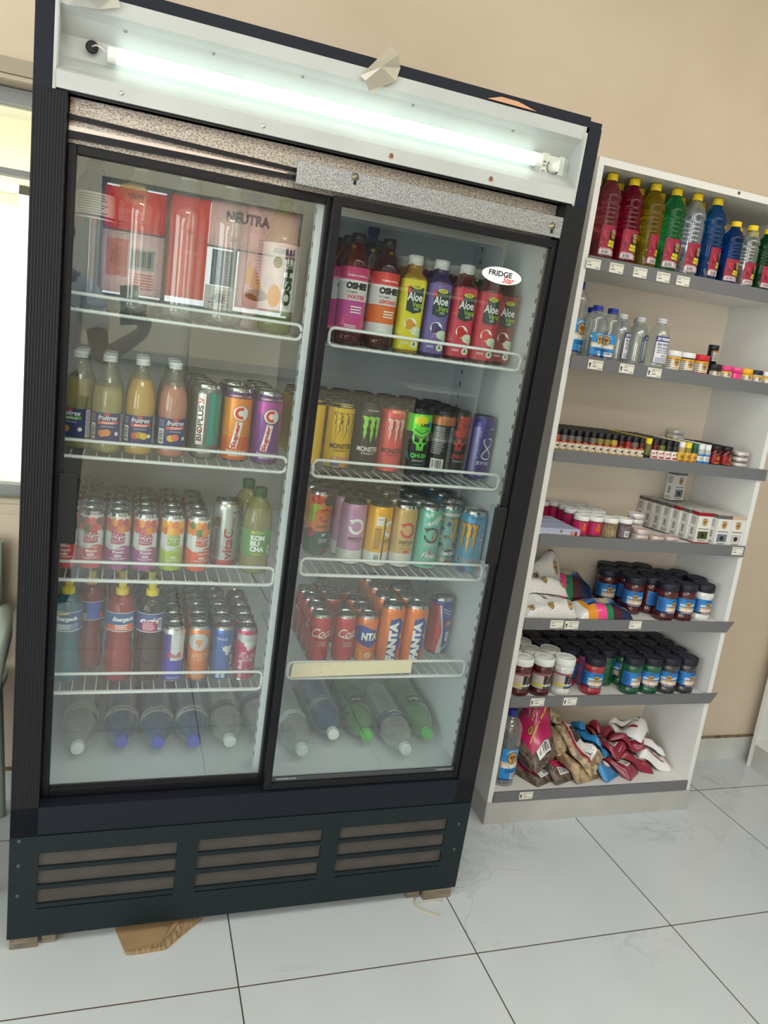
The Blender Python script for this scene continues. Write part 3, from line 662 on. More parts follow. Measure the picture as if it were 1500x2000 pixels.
# ------------------------------------------------------------------ drinks
LIDS = {}
M_ALUM = mat((196, 198, 200), .22, 1.0); M_ALUD = mat((150, 152, 156), .3, 1.0)
def lid_parts(r, h, par, dark=None, seg=40):
    k = (round(r, 4), round(h, 4), dark)
    m = M_ALUM if not dark else mat(dark, .3, .3)
    if k not in LIDS:
        g = G(); g.lathe([(r * .90, h - .0085), (r * .835, h - .003), (r * .86, h - .001), (r * .85, h), (r * .825, h - .0005), (r * .80, h - .005), (r * .76, h - .0052), (r * .74, h - .0035), (.0001, h - .0035)], m, seg, close=False); a = g.build('lid', par)
        q = G(); P = [(r * .16 * math.cos(t * PI / 8), r * .2 + r * .24 * math.sin(t * PI / 8)) for t in range(16)]
        P = [(r * .17 * math.cos(t * PI / 8), -r * .18 + r * .42 * math.sin(t * PI / 8)) for t in range(16)]
        q.prism(P, h - .0034, h - .0024, M_ALUD, 'z'); q.lathe([(r * .07, h - .0024), (r * .06, h - .0014), (.0001, h - .0013)], M_ALUM, 8, close=False); b = q.build('pull_tab', a)
        LIDS[k] = (a.data, b.data)
    else:
        a = bpy.data.objects.new('lid', LIDS[k][0]); COL.objects.link(a); a.parent = par
        b = bpy.data.objects.new('pull_tab', LIDS[k][1]); COL.objects.link(b); b.parent = a
def can(r, h, base, items, rough=.3, metal=.35, dark=None, spin=0):
    seg = 48; g = G(); m = mat(base, rough, metal, coat=.3) if isinstance(base, tuple) else base
    g.lathe([(.0001, .004), (r * .68, .004), (r * .76, 0), (r * .80, .001), (r * .93, .006)], M_ALUM, seg, close=False)
    g.lathe([(r * .93, .006), (r, .013), (r, h - .019), (r * .985, h - .015), (r * .90, h - .0085)], m, seg, close=False)
    prof = [(r * .93, .006), (r, .013), (r, h - .019), (r * .985, h - .015), (r * .90, h - .0085)]
    g.vcuts = (.013, h - .019, h - .015); f = cyl(r, prof); sp = math.radians(spin); F2 = (lambda u, v, o: f(u + sp * r, v, o)) if spin else f
    g.art(items, F2, 2 * PI * r / seg, None, .001, rough, metal, .3)
    o = g.build('drink_can'); lid_parts(r, h, o, dark)
    return o
def full(r, v0, v1, c): a = PI * r * 1000; return ('r', -a, a, v0, v1, c)
def claw(uc, v0, v1, w, c, edge=None):
    out = []
    for i, (x, lo) in enumerate(((-.34, .12), (0.02, 0), (.36, .16))):
        h = v1 - v0; X = uc + x * w; b = v0 + lo * h; s = w * .13
        P = [(X - s * 1.7, v1 - .01 * h), (X - s * .2, v1), (X + s * 1.5, v1 - .05 * h), (X + s * .9, v1 - .2 * h), (X + s * 1.2, v1 - .32 * h), (X + s * .6, v1 - .45 * h), (X + s * .9, v1 - .6 * h), (X + s * .1, b), (X - s * .5, v1 - .62 * h), (X - s * .3, v1 - .5 * h), (X - s * .9, v1 - .38 * h), (X - s * .5, v1 - .22 * h), (X - s, v1 - .1 * h)]
        if edge: out.append(('p', [(X + (p - X) * 1.45, (v0 + v1) / 2 + (q - (v0 + v1) / 2) * 1.03) for p, q in P], edge))
        out.append(('p', P, c))
    return out
def monster(base, c, edge, txt, word=None, top=None, extra=()):
    it = [full(.0331, 150, 158, top)] if top else []
    it += list(extra) + claw(2, 72, 138, 46, c, edge) + [('t', 'MONSTER', 2, 58, 60, 12, txt, {'b': .03}), ('t', 'ENERGY', 2, 47, 34, 5, txt, {'sp': 1.4})]
    if word: it.append(('t', word, 4, 153.5, 34, 4.5, (225, 215, 150)))
    return it
def skull(c, uc=0):
    return [('p', [(uc - 20, 118), (uc + 20, 118), (uc + 22, 95), (uc + 18, 84), (uc + 10, 80), (uc + 9, 66), (uc - 9, 66), (uc - 10, 80), (uc - 18, 84), (uc - 22, 95)], c),
            ('p', [(uc - 18, 103), (uc - 4, 96), (uc - 5, 86), (uc - 16, 87)], (26, 28, 28)), ('p', [(uc + 18, 103), (uc + 4, 96), (uc + 5, 86), (uc + 16, 87)], (26, 28, 28)),
            ('p', [(uc, 86), (uc - 4, 76), (uc + 4, 76)], (26, 28, 28)), ('l', [(uc - 6, 73), (uc - 6, 67)], 1, (26, 28, 28)), ('l', [(uc, 73), (uc, 67)], 1, (26, 28, 28)), ('l', [(uc + 6, 73), (uc + 6, 67)], 1, (26, 28, 28)),
            ('l', [(uc - 19, 105), (uc, 98), (uc + 19, 105)], 2.2, (26, 28, 28))]
def sw_ring(uc, vc, R, c, w=7):
    A = [math.radians(a) for a in range(125, -190, -15)]
    P = [(uc + R * math.cos(a), vc + R * math.sin(a)) for a in A]
    return [('l', P, w, c), ('p', [(uc - R * 1.25, vc + R * .95), (uc - R * .25, vc + R * 1.05), (uc - R * .75, vc + R * .3)], c)]
def bull(uc, vc, s, c):
    P = [(-.9, .9), (-.7, .4), (-.3, .75), (.3, .6), (.7, .9), (.75, .3), (.5, .0), (.75, -.3), (.3, -.55), (.15, -1), (-.2, -.8), (-.3, -.3), (-.7, -.1), (-.8, .4)]
    return [('p', [(uc + a * s, vc + b * s) for a, b in P], c)]
WH = (240, 240, 240); K = (24, 24, 26)
def fruit_top(r, cols, h, seed):
    rnd = random.Random(seed); it = []
    for i in range(12):
        u = -PI * r * 1000 + i * 2 * PI * r * 1000 / 12 + 7
        it.append(('e', u, 104 + rnd.uniform(-3, 3), 9, 12, cols[i % len(cols)]))
    for i in range(12):
        u = -PI * r * 1000 + i * 2 * PI * r * 1000 / 12
        it.append(('e', u + 4, 117, 8, 9, cols[(i + 1) % len(cols)]))
    return it
def liqui(cols, base, tc, l1, l2, spin=0):
    r, h = .0265, .138; a = PI * 26.5
    it = fruit_top(r, cols, h, 3)
    wave = [(u, 58 + 5 * math.sin(u / 9.0)) for u in [(-a + 2 * a * k / 24) for k in range(25)]]
    it.append(('p', wave + [(a, 6.5), (-a, 6.5)], base))
    it += [('t', 'LIQUI-', 2, 88, 31, 9.5, tc, {'b': .05}), ('t', 'FRUIT', 2, 77, 31, 10, tc, {'b': .05}), ('l', [(-14, 70), (-4, 69), (8, 69), (16, 72)], 4, tc),
           ('t', l1, 3, 57, 24, 7.5, WH), ('t', l2, 3, 48.5, 24, 7.5, WH) if l2 else ('e', 0, 57, .1, .1, WH), ('e', 2, 39, 8, 3.4, WH), ('t', '100%', 2, 39, 12, 3.8, base), ('t', 'Fruit Juice Blend', 2, 32, 34, 5, WH), ('ln', -12, 16, 20, 27, 2, WH)]
    return can(r, h, (226, 226, 226), it, .32, .25, spin=spin)
LEAF = (90, 130, 60)
C = {}
C['berry'] = liqui([(206, 60, 56), (222, 100, 84), (70, 96, 52)], (208, 74, 84), (186, 44, 70), 'Berry', 'Blaze')
C['passion'] = liqui([(232, 148, 66), (214, 110, 80), (196, 84, 100)], (170, 76, 146), (186, 50, 110), 'Passion', 'Power')
C['tropical'] = liqui([(240, 160, 52), (230, 130, 50), (246, 184, 84)], (172, 196, 58), (150, 186, 50), 'Tropical', '', 4)
C['mango'] = liqui([(242, 158, 48), (232, 124, 58), LEAF], (226, 96, 60), (222, 92, 52), 'Mango', 'Orange', 16)
C['vita'] = can(.0331, .168, (206, 208, 210), [('t', 'vitaC', 4, 62, 78, 24, (196, 40, 44), {'rot': 90, 'b': .03}), ('e', 3, 92, 3, 3, (90, 180, 80)), ('t', '+ZINC', 14, 118, 30, 8, (196, 44, 48), {'rot': 90}), full(.0331, 7, 22, (206, 74, 66)),
    ('r', -34, -18, 104, 128, (180, 140, 66)), ('ln', -33, -19, 106, 126, 6, (110, 80, 40)), ('ln', -34, -20, 30, 100, 14, (120, 122, 126)), ('t', 'SWITCH', 22, 142, 22, 5, (70, 72, 80))], .25, .7)
C['sportgrape'] = can(.0331, .168, (122, 58, 146), [full(.0331, 146, 160, (74, 42, 104)), ('t', 'VITAMIN C + ZINC', 2, 151, 58, 7, (240, 190, 190), {'i': .2}), ('e', 4, 113, 19, 18, (60, 44, 96)), ('e', 4, 113, 17.5, 16.5, WH), ('l', [(4 + 10.5 * math.cos(a), 113 + 10 * math.sin(a)) for a in [math.radians(x) for x in range(60, 340, 20)]], 7, (224, 66, 46)),
    ('l', [(-9, 32), (-3, 60), (2, 94)], 15, WH), ('t', 'Super', -3, 62, 66, 13, (206, 40, 46), {'rot': 82, 'b': .05, 'i': .2}), ('r', -104, -34, 14, 144, (88, 44, 110)), ('r', -12, 34, 118, 144, (190, 70, 170)),
    ('t', 'Flavoured Sparkling', 2, 26, 52, 6, (236, 220, 240)), ('t', 'Glucose Drink', 2, 18, 40, 6.5, (240, 226, 244))][:1] + [('r', -30, 34, 118, 145, (186, 66, 166)), ('t', 'VITAMIN C + ZINC', 2, 152, 58, 7, (240, 190, 190), {'i': .2}), ('e', 4, 113, 19, 18, (60, 44, 96)), ('e', 4, 113, 17.5, 16.5, WH), ('l', [(4 + 10.5 * math.cos(a), 113 + 10 * math.sin(a)) for a in [math.radians(x) for x in range(60, 320, 20)]], 7, (224, 66, 46)),
    ('l', [(-9, 32), (-3, 60), (2, 94)], 15, WH), ('t', 'Super', -3, 62, 66, 13, (206, 40, 46), {'rot': 82, 'b': .05, 'i': .2}), ('t', 'Flavoured Sparkling', 2, 26, 52, 6, (236, 220, 240)), ('t', 'Glucose Drink', 2, 18, 40, 6.5, (240, 226, 244))], .3, .3)
C['sportorange'] = can(.0331, .168, (232, 142, 44), [full(.0331, 6.5, 60, (222, 104, 46)), full(.0331, 146, 160, (74, 42, 104)), ('t', 'VITAMIN C + ZINC', 2, 152, 58, 7, (240, 190, 170), {'i': .2}), ('e', 4, 113, 19, 18, (214, 84, 50)), ('e', 4, 113, 17.5, 16.5, WH), ('l', [(4 + 10.5 * math.cos(a), 113 + 10 * math.sin(a)) for a in [math.radians(x) for x in range(60, 320, 20)]], 7, (224, 66, 46)),
    ('l', [(-9, 32), (-3, 60), (2, 94)], 15, WH), ('t', 'Super', -3, 62, 66, 13, (206, 40, 46), {'rot': 82, 'b': .05, 'i': .2}), ('t', 'Flavoured Sparkling', 2, 26, 52, 6, (250, 236, 224)), ('t', 'Glucose Drink', 2, 18, 40, 6.5, (250, 240, 230))], .3, .3)
C['bioplus'] = can(.0331, .168, (120, 122, 124), [('r', 2, 58, 34, 150, (46, 168, 164)), ('r', -24, -6, 34, 148, (206, 200, 192)), ('t', 'BIOPLUS', -15, 82, 80, 12, (30, 30, 34), {'rot': 90, 'b': .03}), ('l', [(-22, 126), (-10, 134), (-10, 126)], 2.5, (186, 40, 44)), ('l', [(-20, 137), (-10, 134)], 2.5, (186, 40, 44)),
    ('e', -14.5, 66, 3, 3, (190, 40, 44)), ('ln', -14, 14, 14, 26, 3, (206, 208, 210))] + [('l', [(12 + k * 7, 36), (18 + k * 7, 70 + 8 * (k % 3))], .8, (130, 210, 206)) for k in range(6)], .28, .6)
C['m_yellow'] = can(.0331, .168, (232, 190, 24), monster((0,), (236, 196, 30), (30, 26, 20), K, 'VR|46', (30, 32, 38), [('r', -20, 24, 24, 32, (196, 70, 40)), ('t', 'THE DOCTOR', 2, 28, 40, 6, (240, 220, 180)), ('r', -22, 26, 8, 23, (58, 92, 150)), ('e', 12, 14, 12, 6, (236, 140, 40))]), .3, .3, (40, 42, 46))
C['m_black'] = can(.0331, .168, (34, 36, 38), monster((0,), (140, 214, 74), None, (232, 232, 232)) + [('t', 'TAURINE', 2, 152, 30, 4, (190, 196, 190))], .3, .3, (40, 42, 46))
C['m_pink'] = can(.0331, .168, (226, 84, 88), monster((0,), (246, 176, 172), (60, 24, 30), (60, 20, 26), 'PIPELINE') , .3, .3, (60, 50, 52))
C['g_green'] = can(.0331, .168, (34, 36, 36), [('r', -104, 104, 112, 156, (110, 220, 66)), ('e', -4, 140, 18, 12, (236, 226, 50)), ('e', 20, 132, 8, 8, (60, 150, 190)), ('t', 'USN', 8, 130, 26, 8, K, {'b': .05})] + skull((110, 222, 70)) + [('l', [(-20, 118), (0, 108), (20, 118)], 2, K), ('t', 'QHUSH', 2, 52, 46, 13, (100, 224, 80), {'b': .04}), ('t', 'ENERGY', 2, 40, 32, 5, (220, 230, 220), {'sp': 1.4}), ('t', 'NATURAL', 2, 30, 24, 3.5, (60, 150, 180)), ('l', [(-34, 60), (-28, 44)], 3, (50, 130, 170)), ('l', [(-30, 62), (-24, 40)], 2, (50, 130, 170))], .3, .3, (40, 42, 46))
C['g_back'] = can(.0331, .168, (44, 46, 46), [('r', -104, 104, 134, 156, (176, 110, 70)), ('ln', -34, 0, 60, 130, 16, (170, 172, 172)), ('r', 12, 30, 12, 130, (150, 152, 152)), ('ln', 14, 29, 14, 128, 34, (60, 60, 60)), ('b', -30, 4, 20, 48), ('l', [(-36, 96), (2, 96)], 1, (200, 200, 200))], .3, .3, (40, 42, 46))
C['g_red'] = can(.0331, .168, (40, 40, 42), [('r', -10, 104, 100, 156, (216, 74, 74)), ('r', -104, -60, 100, 156, (216, 74, 74)), ('l', [(-18, 150), (-26, 134), (-20, 116), (-12, 130), (-18, 150)], 1.6, (216, 74, 74)), ('t', 'CLASSIC', 12, 132, 26, 7, K)] + skull((214, 76, 72), -4) + [('t', 'QHUSH', 0, 50, 44, 13, (216, 72, 70), {'b': .04}), ('t', 'ENERGY', 2, 38, 32, 5, (226, 226, 220), {'sp': 1.4})], .3, .3, (40, 42, 46))
C['spike'] = can(.0331, .168, (52, 44, 128), [('ln', -36, -14, 12, 140, 44, (160, 158, 190)), ('l', [(8 + 13 * math.sin(2 * t), 86 + 27 * math.cos(t)) for t in [k * PI / 16 for k in range(31)]], 3.6, (214, 216, 222)), ('t', 'SPIKE', 8, 48, 46, 9, (206, 208, 216), {'sp': 1.2}), ('t', 'USN', 16, 138, 14, 5, (206, 208, 216)), ('l', [(-14, 20), (0, 14), (14, 20)], 2, (190, 192, 210))], .28, .4, (60, 56, 110))
def switch(base, ring, low, txt='SWITCH', lid=None, spin=0, extra=()):
    return can(.0331, .168, base, [full(.0331, 6.5, 42, low)] * (1 if low else 0) + sw_ring(2, 104, 17, ring) + [('t', 'SWITCH', 2, 72, 38, 9, K, {'b': .03}), ('t', 'ENERGY DRINK', 2, 65, 24, 3, (90, 80, 80)), ('e', 2, 31, 4, 4, base), ('e', 2, 31, 3, 3, low or base), ('ln', -16, 20, 14, 22, 2, (90, 90, 90))] + list(extra), .3, .3, lid, spin)
C['s_berry'] = switch((196, 146, 186), WH, (222, 220, 220), lid=(50, 50, 54))
C['s_yellow'] = switch((238, 178, 34), WH, (226, 226, 224), lid=(50, 50, 54), spin=38, extra=[('r', -38, -20, 112, 136, (230, 230, 228)), ('t', 'SUGAR FREE', -29, 128, 14, 3, K), ('r', -17, -13, 18, 132, (50, 48, 46)), ('ln', -40, -20, 50, 106, 16, (120, 84, 30)), ('b', -38, -20, 12, 40, 1)])
C['s_gold'] = switch((204, 170, 110), (206, 60, 58), (216, 214, 206), extra=[('e', 4, 48, 8, 4, (206, 66, 56)), ('at', 'SUGAR FREE', 2, 44, 15, 3, 120, (90, 70, 50))])
C['s_teal'] = can(.0331, .168, (110, 188, 170), [('e', -20 + (k * 37) % 44, 122 + (k * 23) % 28, 2 + (k * 7) % 4, 2 + (k * 7) % 4, (206, 226, 216)) for k in range(22)] + sw_ring(0, 96, 18, (50, 56, 62), 6) + [('l', [(20, 110), (4, 102), (2, 76)], 3, (206, 50, 50)), ('l', [(2, 60), (2, 46)], 3, (206, 50, 50)), ('t', 'SWITCH', 2, 70, 40, 9, (190, 206, 204), {'b': .03}), ('t', 'Float', 2, 42, 44, 17, K, {'i': .3, 'b': .09}), ('t', 'Float', 2, 42, 42, 15, WH, {'i': .3, 'b': .03}), ('ln', -12, 16, 14, 26, 3, K)], .3, .3)
C['s_peach'] = can(.0331, .168, (230, 132, 60), [full(.0331, 6.5, 66, (30, 74, 66)), ('e', -14, 148, 20, 12, (196, 60, 40)), ('e', 18, 146, 16, 14, (30, 74, 66)), ('e', -18, 128, 16, 10, (170, 190, 60)), ('e', -26, 106, 8, 16, (140, 190, 60)), ('e', -26, 62, 14, 12, (150, 40, 60))] + sw_ring(12, 108, 16, (206, 70, 50)) + [('t', 'SWITCH', 8, 78, 36, 8, K), ('e', 8, 56, 3, 4, WH), ('e', 14, 58, 3, 4, WH), ('t', 'UnLeash', 12, 44, 26, 6, WH), ('t', 'refreshing', 12, 37, 26, 5, WH), ('r', 2, 26, 16, 19, (206, 60, 60))], .3, .3)
C['m_blue'] = can(.0331, .168, (52, 146, 190), claw(-24, 52, 136, 46, (214, 160, 50), (40, 30, 20)) + [('t', 'MONSTER', -12, 36, 66, 11, WH, {'b': .06}), ('t', 'MONSTER', -12, 36, 64, 10, K, {'b': .02}), ('t', 'MANGO LOCO', -2, 152, 44, 6, (20, 50, 90)), ('e', 18, 100, 9, 10, (150, 180, 190)), ('e', 15, 102, 2.5, 3, K), ('e', 22, 102, 2.5, 3, K), ('l', [(14, 86), (22, 60), (30, 40)], 2, (150, 180, 190)), ('l', [(26, 80), (10, 66)], 2, (150, 180, 190)), ('e', 20, 16, 9, 6, (214, 110, 60)), ('e', -26, 14, 14, 7, (90, 60, 120))], .3, .3)
rr = random.Random(11)
C['m_juice'] = can(.0331, .168, (104, 158, 152), [('l', [(-30, 60), (26, 148 - 3 * k)], .9, (200, 226, 220)) for k in range(0)] + [('l', [(-34 + 5 * k, 34), (-8 + 6 * k, 148)], 1.2, (176, 206, 200)) for k in range(10)] + [('e', rr.uniform(-38, 30), rr.uniform(14, 140), rr.uniform(3, 9), rr.uniform(3, 8), rr.choice([(60, 84, 96), (150, 70, 50), (196, 180, 120), (64, 66, 110), (90, 130, 120), (220, 190, 60)])) for _ in range(34)] + claw(24, 60, 136, 40, (214, 164, 60), (40, 30, 20)) + [('t', 'MONSTER', 20, 40, 62, 10, WH, {'b': .05}), full(.0331, 142, 150, (214, 214, 206))], .3, .35)
def coke(word, spin=0): return can(.029, .134, (196, 38, 52), [('t', word, 2, 86, 52 if word == 'Cola' else 60, 24, (238, 232, 228), {'i': .45, 'b': .01}), ('l', [(-24, 78), (-8, 74), (6, 72), (26, 80)], 2.6, (238, 232, 228)), ('t', 'ORIGINAL TASTE', 2, 61, 26, 3, (238, 220, 216)), ('t', 'LESS SUGAR', 4, 56, 20, 3, (238, 220, 216)), ('t', 'ZERO REGRET', 4, 51, 24, 3, (238, 220, 216))], .28, .4, spin=spin)
C['coke1'] = coke('Coca'); C['coke2'] = coke('Cola')
C['fanta_s'] = can(.029, .134, (232, 120, 34), [('p', [(-40, 104), (-16, 108), (24, 92), (26, 64), (6, 46), (-36, 60)], (46, 66, 160)), ('t', 'NTA', 2, 78, 46, 22, WH, {'b': .06}), ('e', 2, 26, 10, 8, (240, 226, 206)), ('ln', -5, 9, 21, 31, 4, (206, 80, 40)), ('e', -26, 24, 16, 18, (240, 150, 40))], .28, .35)
C['fanta_l'] = can(.0331, .168, (232, 122, 44), [('p', [(-14, 10), (16, 12), (24, 60), (26, 122), (10, 138), (-14, 130)], (46, 66, 160)), ('t', 'FANTA', -2, 70, 112, 24, WH, {'rot': 90, 'b': .07}), ('e', 30, 92, 10, 20, (222, 84, 40)), ('e', 22, 84, 4, 6, (240, 190, 50)), ('e', 24, 30, 12, 20, (222, 84, 40))], .28, .35)
C['pepsi'] = can(.0331, .168, (34, 62, 150), [('p', [(-104, 6.5), (-20, 6.5), (-8, 60), (-22, 120), (-24, 150), (-104, 150)], (190, 40, 50)), ('p', [(-20, 6.5), (-4, 6.5), (-6, 70), (-20, 148), (-26, 148), (-10, 70)], (214, 216, 218)), ('r', -2, 40, 84, 104, (190, 40, 60)), ('t', 'Cola', 16, 96, 24, 10, WH, {'i': .4}), ('t', 'G3', 14, 54, 30, 20, WH, {'rot': 90, 'b': .06}), ('l', [(-14, 132), (10, 120), (36, 140)], 2, WH), ('l', [(-14, 140), (10, 128), (36, 148)], 2, WH), ('l', [(-4, 20), (16, 34), (38, 22)], 2, WH), ('l', [(-4, 14), (16, 28), (38, 16)], 2, WH)], .28, .4)
def rb(base, items, top=None): return can(.0265, .142, base, items, .26, .5)
C['rb_silver'] = rb((206, 210, 214), [('p', [(-84, 6.5), (84, 6.5), (84, 58), (-84, 58)], (48, 62, 196)), ('r', -50, -8, 58, 124, (62, 58, 150)), ('p', [(-8, 58), (26, 58), (26, 122), (2, 124)], (222, 226, 228)), ('r', 26, 50, 58, 124, (150, 156, 170)), ('t', 'Bull', 2, 72, 30, 13, (190, 34, 50), {'b': .03}), ('t', 'ENERGY DRINK', 2, 13, 30, 4, WH)])
C['rb_orange'] = rb((228, 128, 56), [('e', -4, 104, 26, 22, (206, 208, 210))] + bull(-2, 102, 12, (228, 150, 90)) + [('t', 'APRICOT', 4, 68, 44, 13, (246, 206, 160), {'b': .01}), ('t', 'EDITION', 0, 58, 22, 5, (246, 206, 160)), ('ln', -12, 18, 12, 24, 3, (246, 196, 150))])
C['rb_blue'] = rb((44, 98, 176), bull(8, 84, 15, (226, 228, 230)) + [('t', 'Red Bull', 22, 38, 60, 9, (214, 224, 238), {'rot': 90}), ('r', -2, 8, 10, 22, (214, 224, 238)), ('r', -14, -5, 10, 22, (214, 224, 238)), ('l', [(-16, 20), (-16, 110)], .8, (90, 140, 200)), ('t', 'THE BLUE', -6, 112, 26, 5, (214, 224, 238))])
C['rb_pink'] = rb((196, 54, 102), [('p', [(-30, 124), (30, 124), (26, 96), (8, 84), (-6, 100), (-30, 110)], (204, 206, 210))] + bull(2, 96, 14, (238, 238, 238)) + [('t', 'THE', -8, 76, 12, 5, WH), ('t', 'PEACH', 4, 67, 42, 12, (240, 190, 206), {'b': .01}), ('t', 'EDITION', 2, 57, 28, 6, WH), ('t', 'Red Bull', -14, 30, 52, 10, WH, {'rot': 90}), ('l', [(2, 32), (24, 38)], 1.2, WH), ('e', 3, 32, 1.6, 1.6, WH)])

def row(kind, frame, x, y0, z, n, dy, desc, where, group, dx=0.0, rz0=0.0, cat='can', jit=.25):
    rnd = random.Random(hash((round(x, 3), n)) & 255)
    for k in range(n):
        if n == 1: lab = f'{desc}, {where}'
        elif k == 0: lab = f'{desc}, frontmost of its file, {where}'
        else: lab = f'{desc}, {NTH[k]} in its file, {where}'
        put(C[kind], frame, (x + dx * k, y0 + dy * k, z), rz0 + (rnd.uniform(-jit, jit) if k else 0), lab, cat, group)
ZL = [1.4545, 1.1565, .8825, .6115]; ZR = [1.4525, 1.1535, .9115, .6395]
SL = ['top left shelf', 'second left shelf', 'third left shelf', 'lowest left shelf']; SR = ['top right shelf', 'second right shelf', 'third right shelf', 'lowest right shelf']
# second shelf, left door
row('bioplus', FM, .358, .160, ZL[1], 4, .070, 'teal and grey energy can', SL[1], 'teal grey cans', -.004)
row('sportorange', FM, .428, .158, ZL[1], 1, .07, 'orange can with violet neck and circled letter', SL[1], None)
C_ = 'violet can with circled white letter'
row('sportgrape', FM, .497, .154, ZL[1], 4, .070, C_, SL[1], 'violet vitamin cans')
row('sportgrape', FM, .430, .30, ZL[1], 1, .07, 'violet can standing behind the orange vitamin can', SL[1], 'violet vitamin cans', rz0=2.2)
# third shelf, left door
gl = 'small fruit juice cans'
row('berry', FM, .074, .152, ZL[2], 6, .0555, 'red juice can half hidden by door handle', SL[2], gl)
row('berry', FM, .129, .152, ZL[2], 6, .0555, 'red berry juice can', SL[2], gl)
row('passion', FM, .186, .150, ZL[2], 5, .0555, 'purple juice can next to red', SL[2], gl)
row('passion', FM, .245, .150, ZL[2], 5, .0555, 'purple juice can next to green', SL[2], gl)
row('tropical', FM, .305, .153, ZL[2], 5, .0555, 'lime green juice can', SL[2], gl)
row('mango', FM, .364, .154, ZL[2], 5, .0555, 'orange juice can', SL[2], gl)
put(C['vita'], FM, (.433, .205, ZL[2]), 0, 'tall silver can with red vertical lettering beside the green-capped bottle', 'can')
# lowest shelf, left door
gr = 'slim energy cans'
row('rb_silver', FM, .327, .135, ZL[3], 5, .0555, 'silver and blue slim can', SL[3], gr)
row('rb_orange', FM, .386, .138, ZL[3], 6, .0555, 'orange slim can with silver shoulder', SL[3], gr)
row('rb_blue', FM, .444, .138, ZL[3], 6, .0555, 'blue slim can with white bull', SL[3], gr)
row('rb_pink', FM, .500, .136, ZL[3], 5, .0555, 'crimson slim can with white bull', SL[3], gr)
# second shelf, right door
ge = 'tall energy cans'
row('m_yellow', FM, .680, .184, ZR[1], 5, .069, 'yellow claw-mark can with black neck', SR[1], ge)
row('m_yellow', FM, .612, .20, ZR[1], 4, .069, 'yellow can half hidden by door stile', SR[1], ge, rz0=2.0)
row('m_black', FM, .747, .178, ZR[1], 5, .069, 'black can with green claw marks', SR[1], ge)
row('m_pink', FM, .813, .184, ZR[1], 5, .069, 'coral pink can with claw marks', SR[1], ge)
row('g_green', FM, .882, .180, ZR[1], 5, .069, 'black can with neon green skull', SR[1], ge)
row('g_back', FM, .9495, .185, ZR[1], 5, .069, 'grey can showing its fine print', SR[1], ge)
row('g_red', FM, 1.0165, .235, ZR[1], 4, .069, 'black can with red skull', SR[1], ge)
row('spike', FM, 1.060, .180, ZR[1], 1, .069, 'dark violet can with looped ribbon sign', SR[1], None)
# third shelf, right door
row('s_peach', FM, .672, .245, ZR[2], 4, .069, 'orange and dark green can', SR[2], ge)
row('s_berry', FM, .743, .172, ZR[2], 5, .069, 'lilac can with white ring arrow', SR[2], ge)
row('s_yellow', FM, .8095 - .0002, .163, ZR[2], 5, .069, 'yellow can with white ring arrow', SR[2], ge)
row('s_gold', FM, .8765, .162, ZR[2], 5, .069, 'gold can with red ring arrow', SR[2], ge)
row('s_teal', FM, .9435, .158, ZR[2], 5, .069, 'mint can with straw drawing', SR[2], ge)
row('m_juice', FM, 1.0088, .187, ZR[2], 1, .069, 'patterned grey-green claw can', SR[2], ge)
row('m_blue', FM, 1.0612, .140, ZR[2], 1, .069, 'sky blue can with gold claw marks', SR[2], ge)
row('m_blue', FM, 1.048, .262, ZR[2], 3, .069, 'sky blue claw can standing behind the front one', SR[2], ge, rz0=1.0)
# lowest shelf, right door
gc = 'soft drink cans'
row('coke1', FM, .694, .174, ZR[3], 4, .060, 'red cola can reading first half', SR[3], gc, -.0)
row('coke2', FM, .762, .172, ZR[3], 1, .060, 'red cola can reading last half', SR[3], gc)
row('coke1', FM, .757, .30, ZR[3], 3, .060, 'red cola can farther back', SR[3], gc, rz0=2.0)
row('fanta_s', FM, .822, .170, ZR[3], 4, .060, 'short orange soda can', SR[3], gc)
row('fanta_l', FM, .885, .162, ZR[3], 4, .069, 'tall orange soda can beside the short one', SR[3], gc)
row('fanta_l', FM, .953, .164, ZR[3], 3, .069, 'tall orange soda can next to the gap', SR[3], gc)
put(C['pepsi'], FM, (1.052, .225, ZR[3] + .0005), .25, 'blue, red and silver cola can standing alone near the fridge side', 'can')
put(C['coke1'], FM, (1.01, .42, ZR[3]), 1.0, 'red cola can in the rear corner behind the lone blue can', 'can', gc)

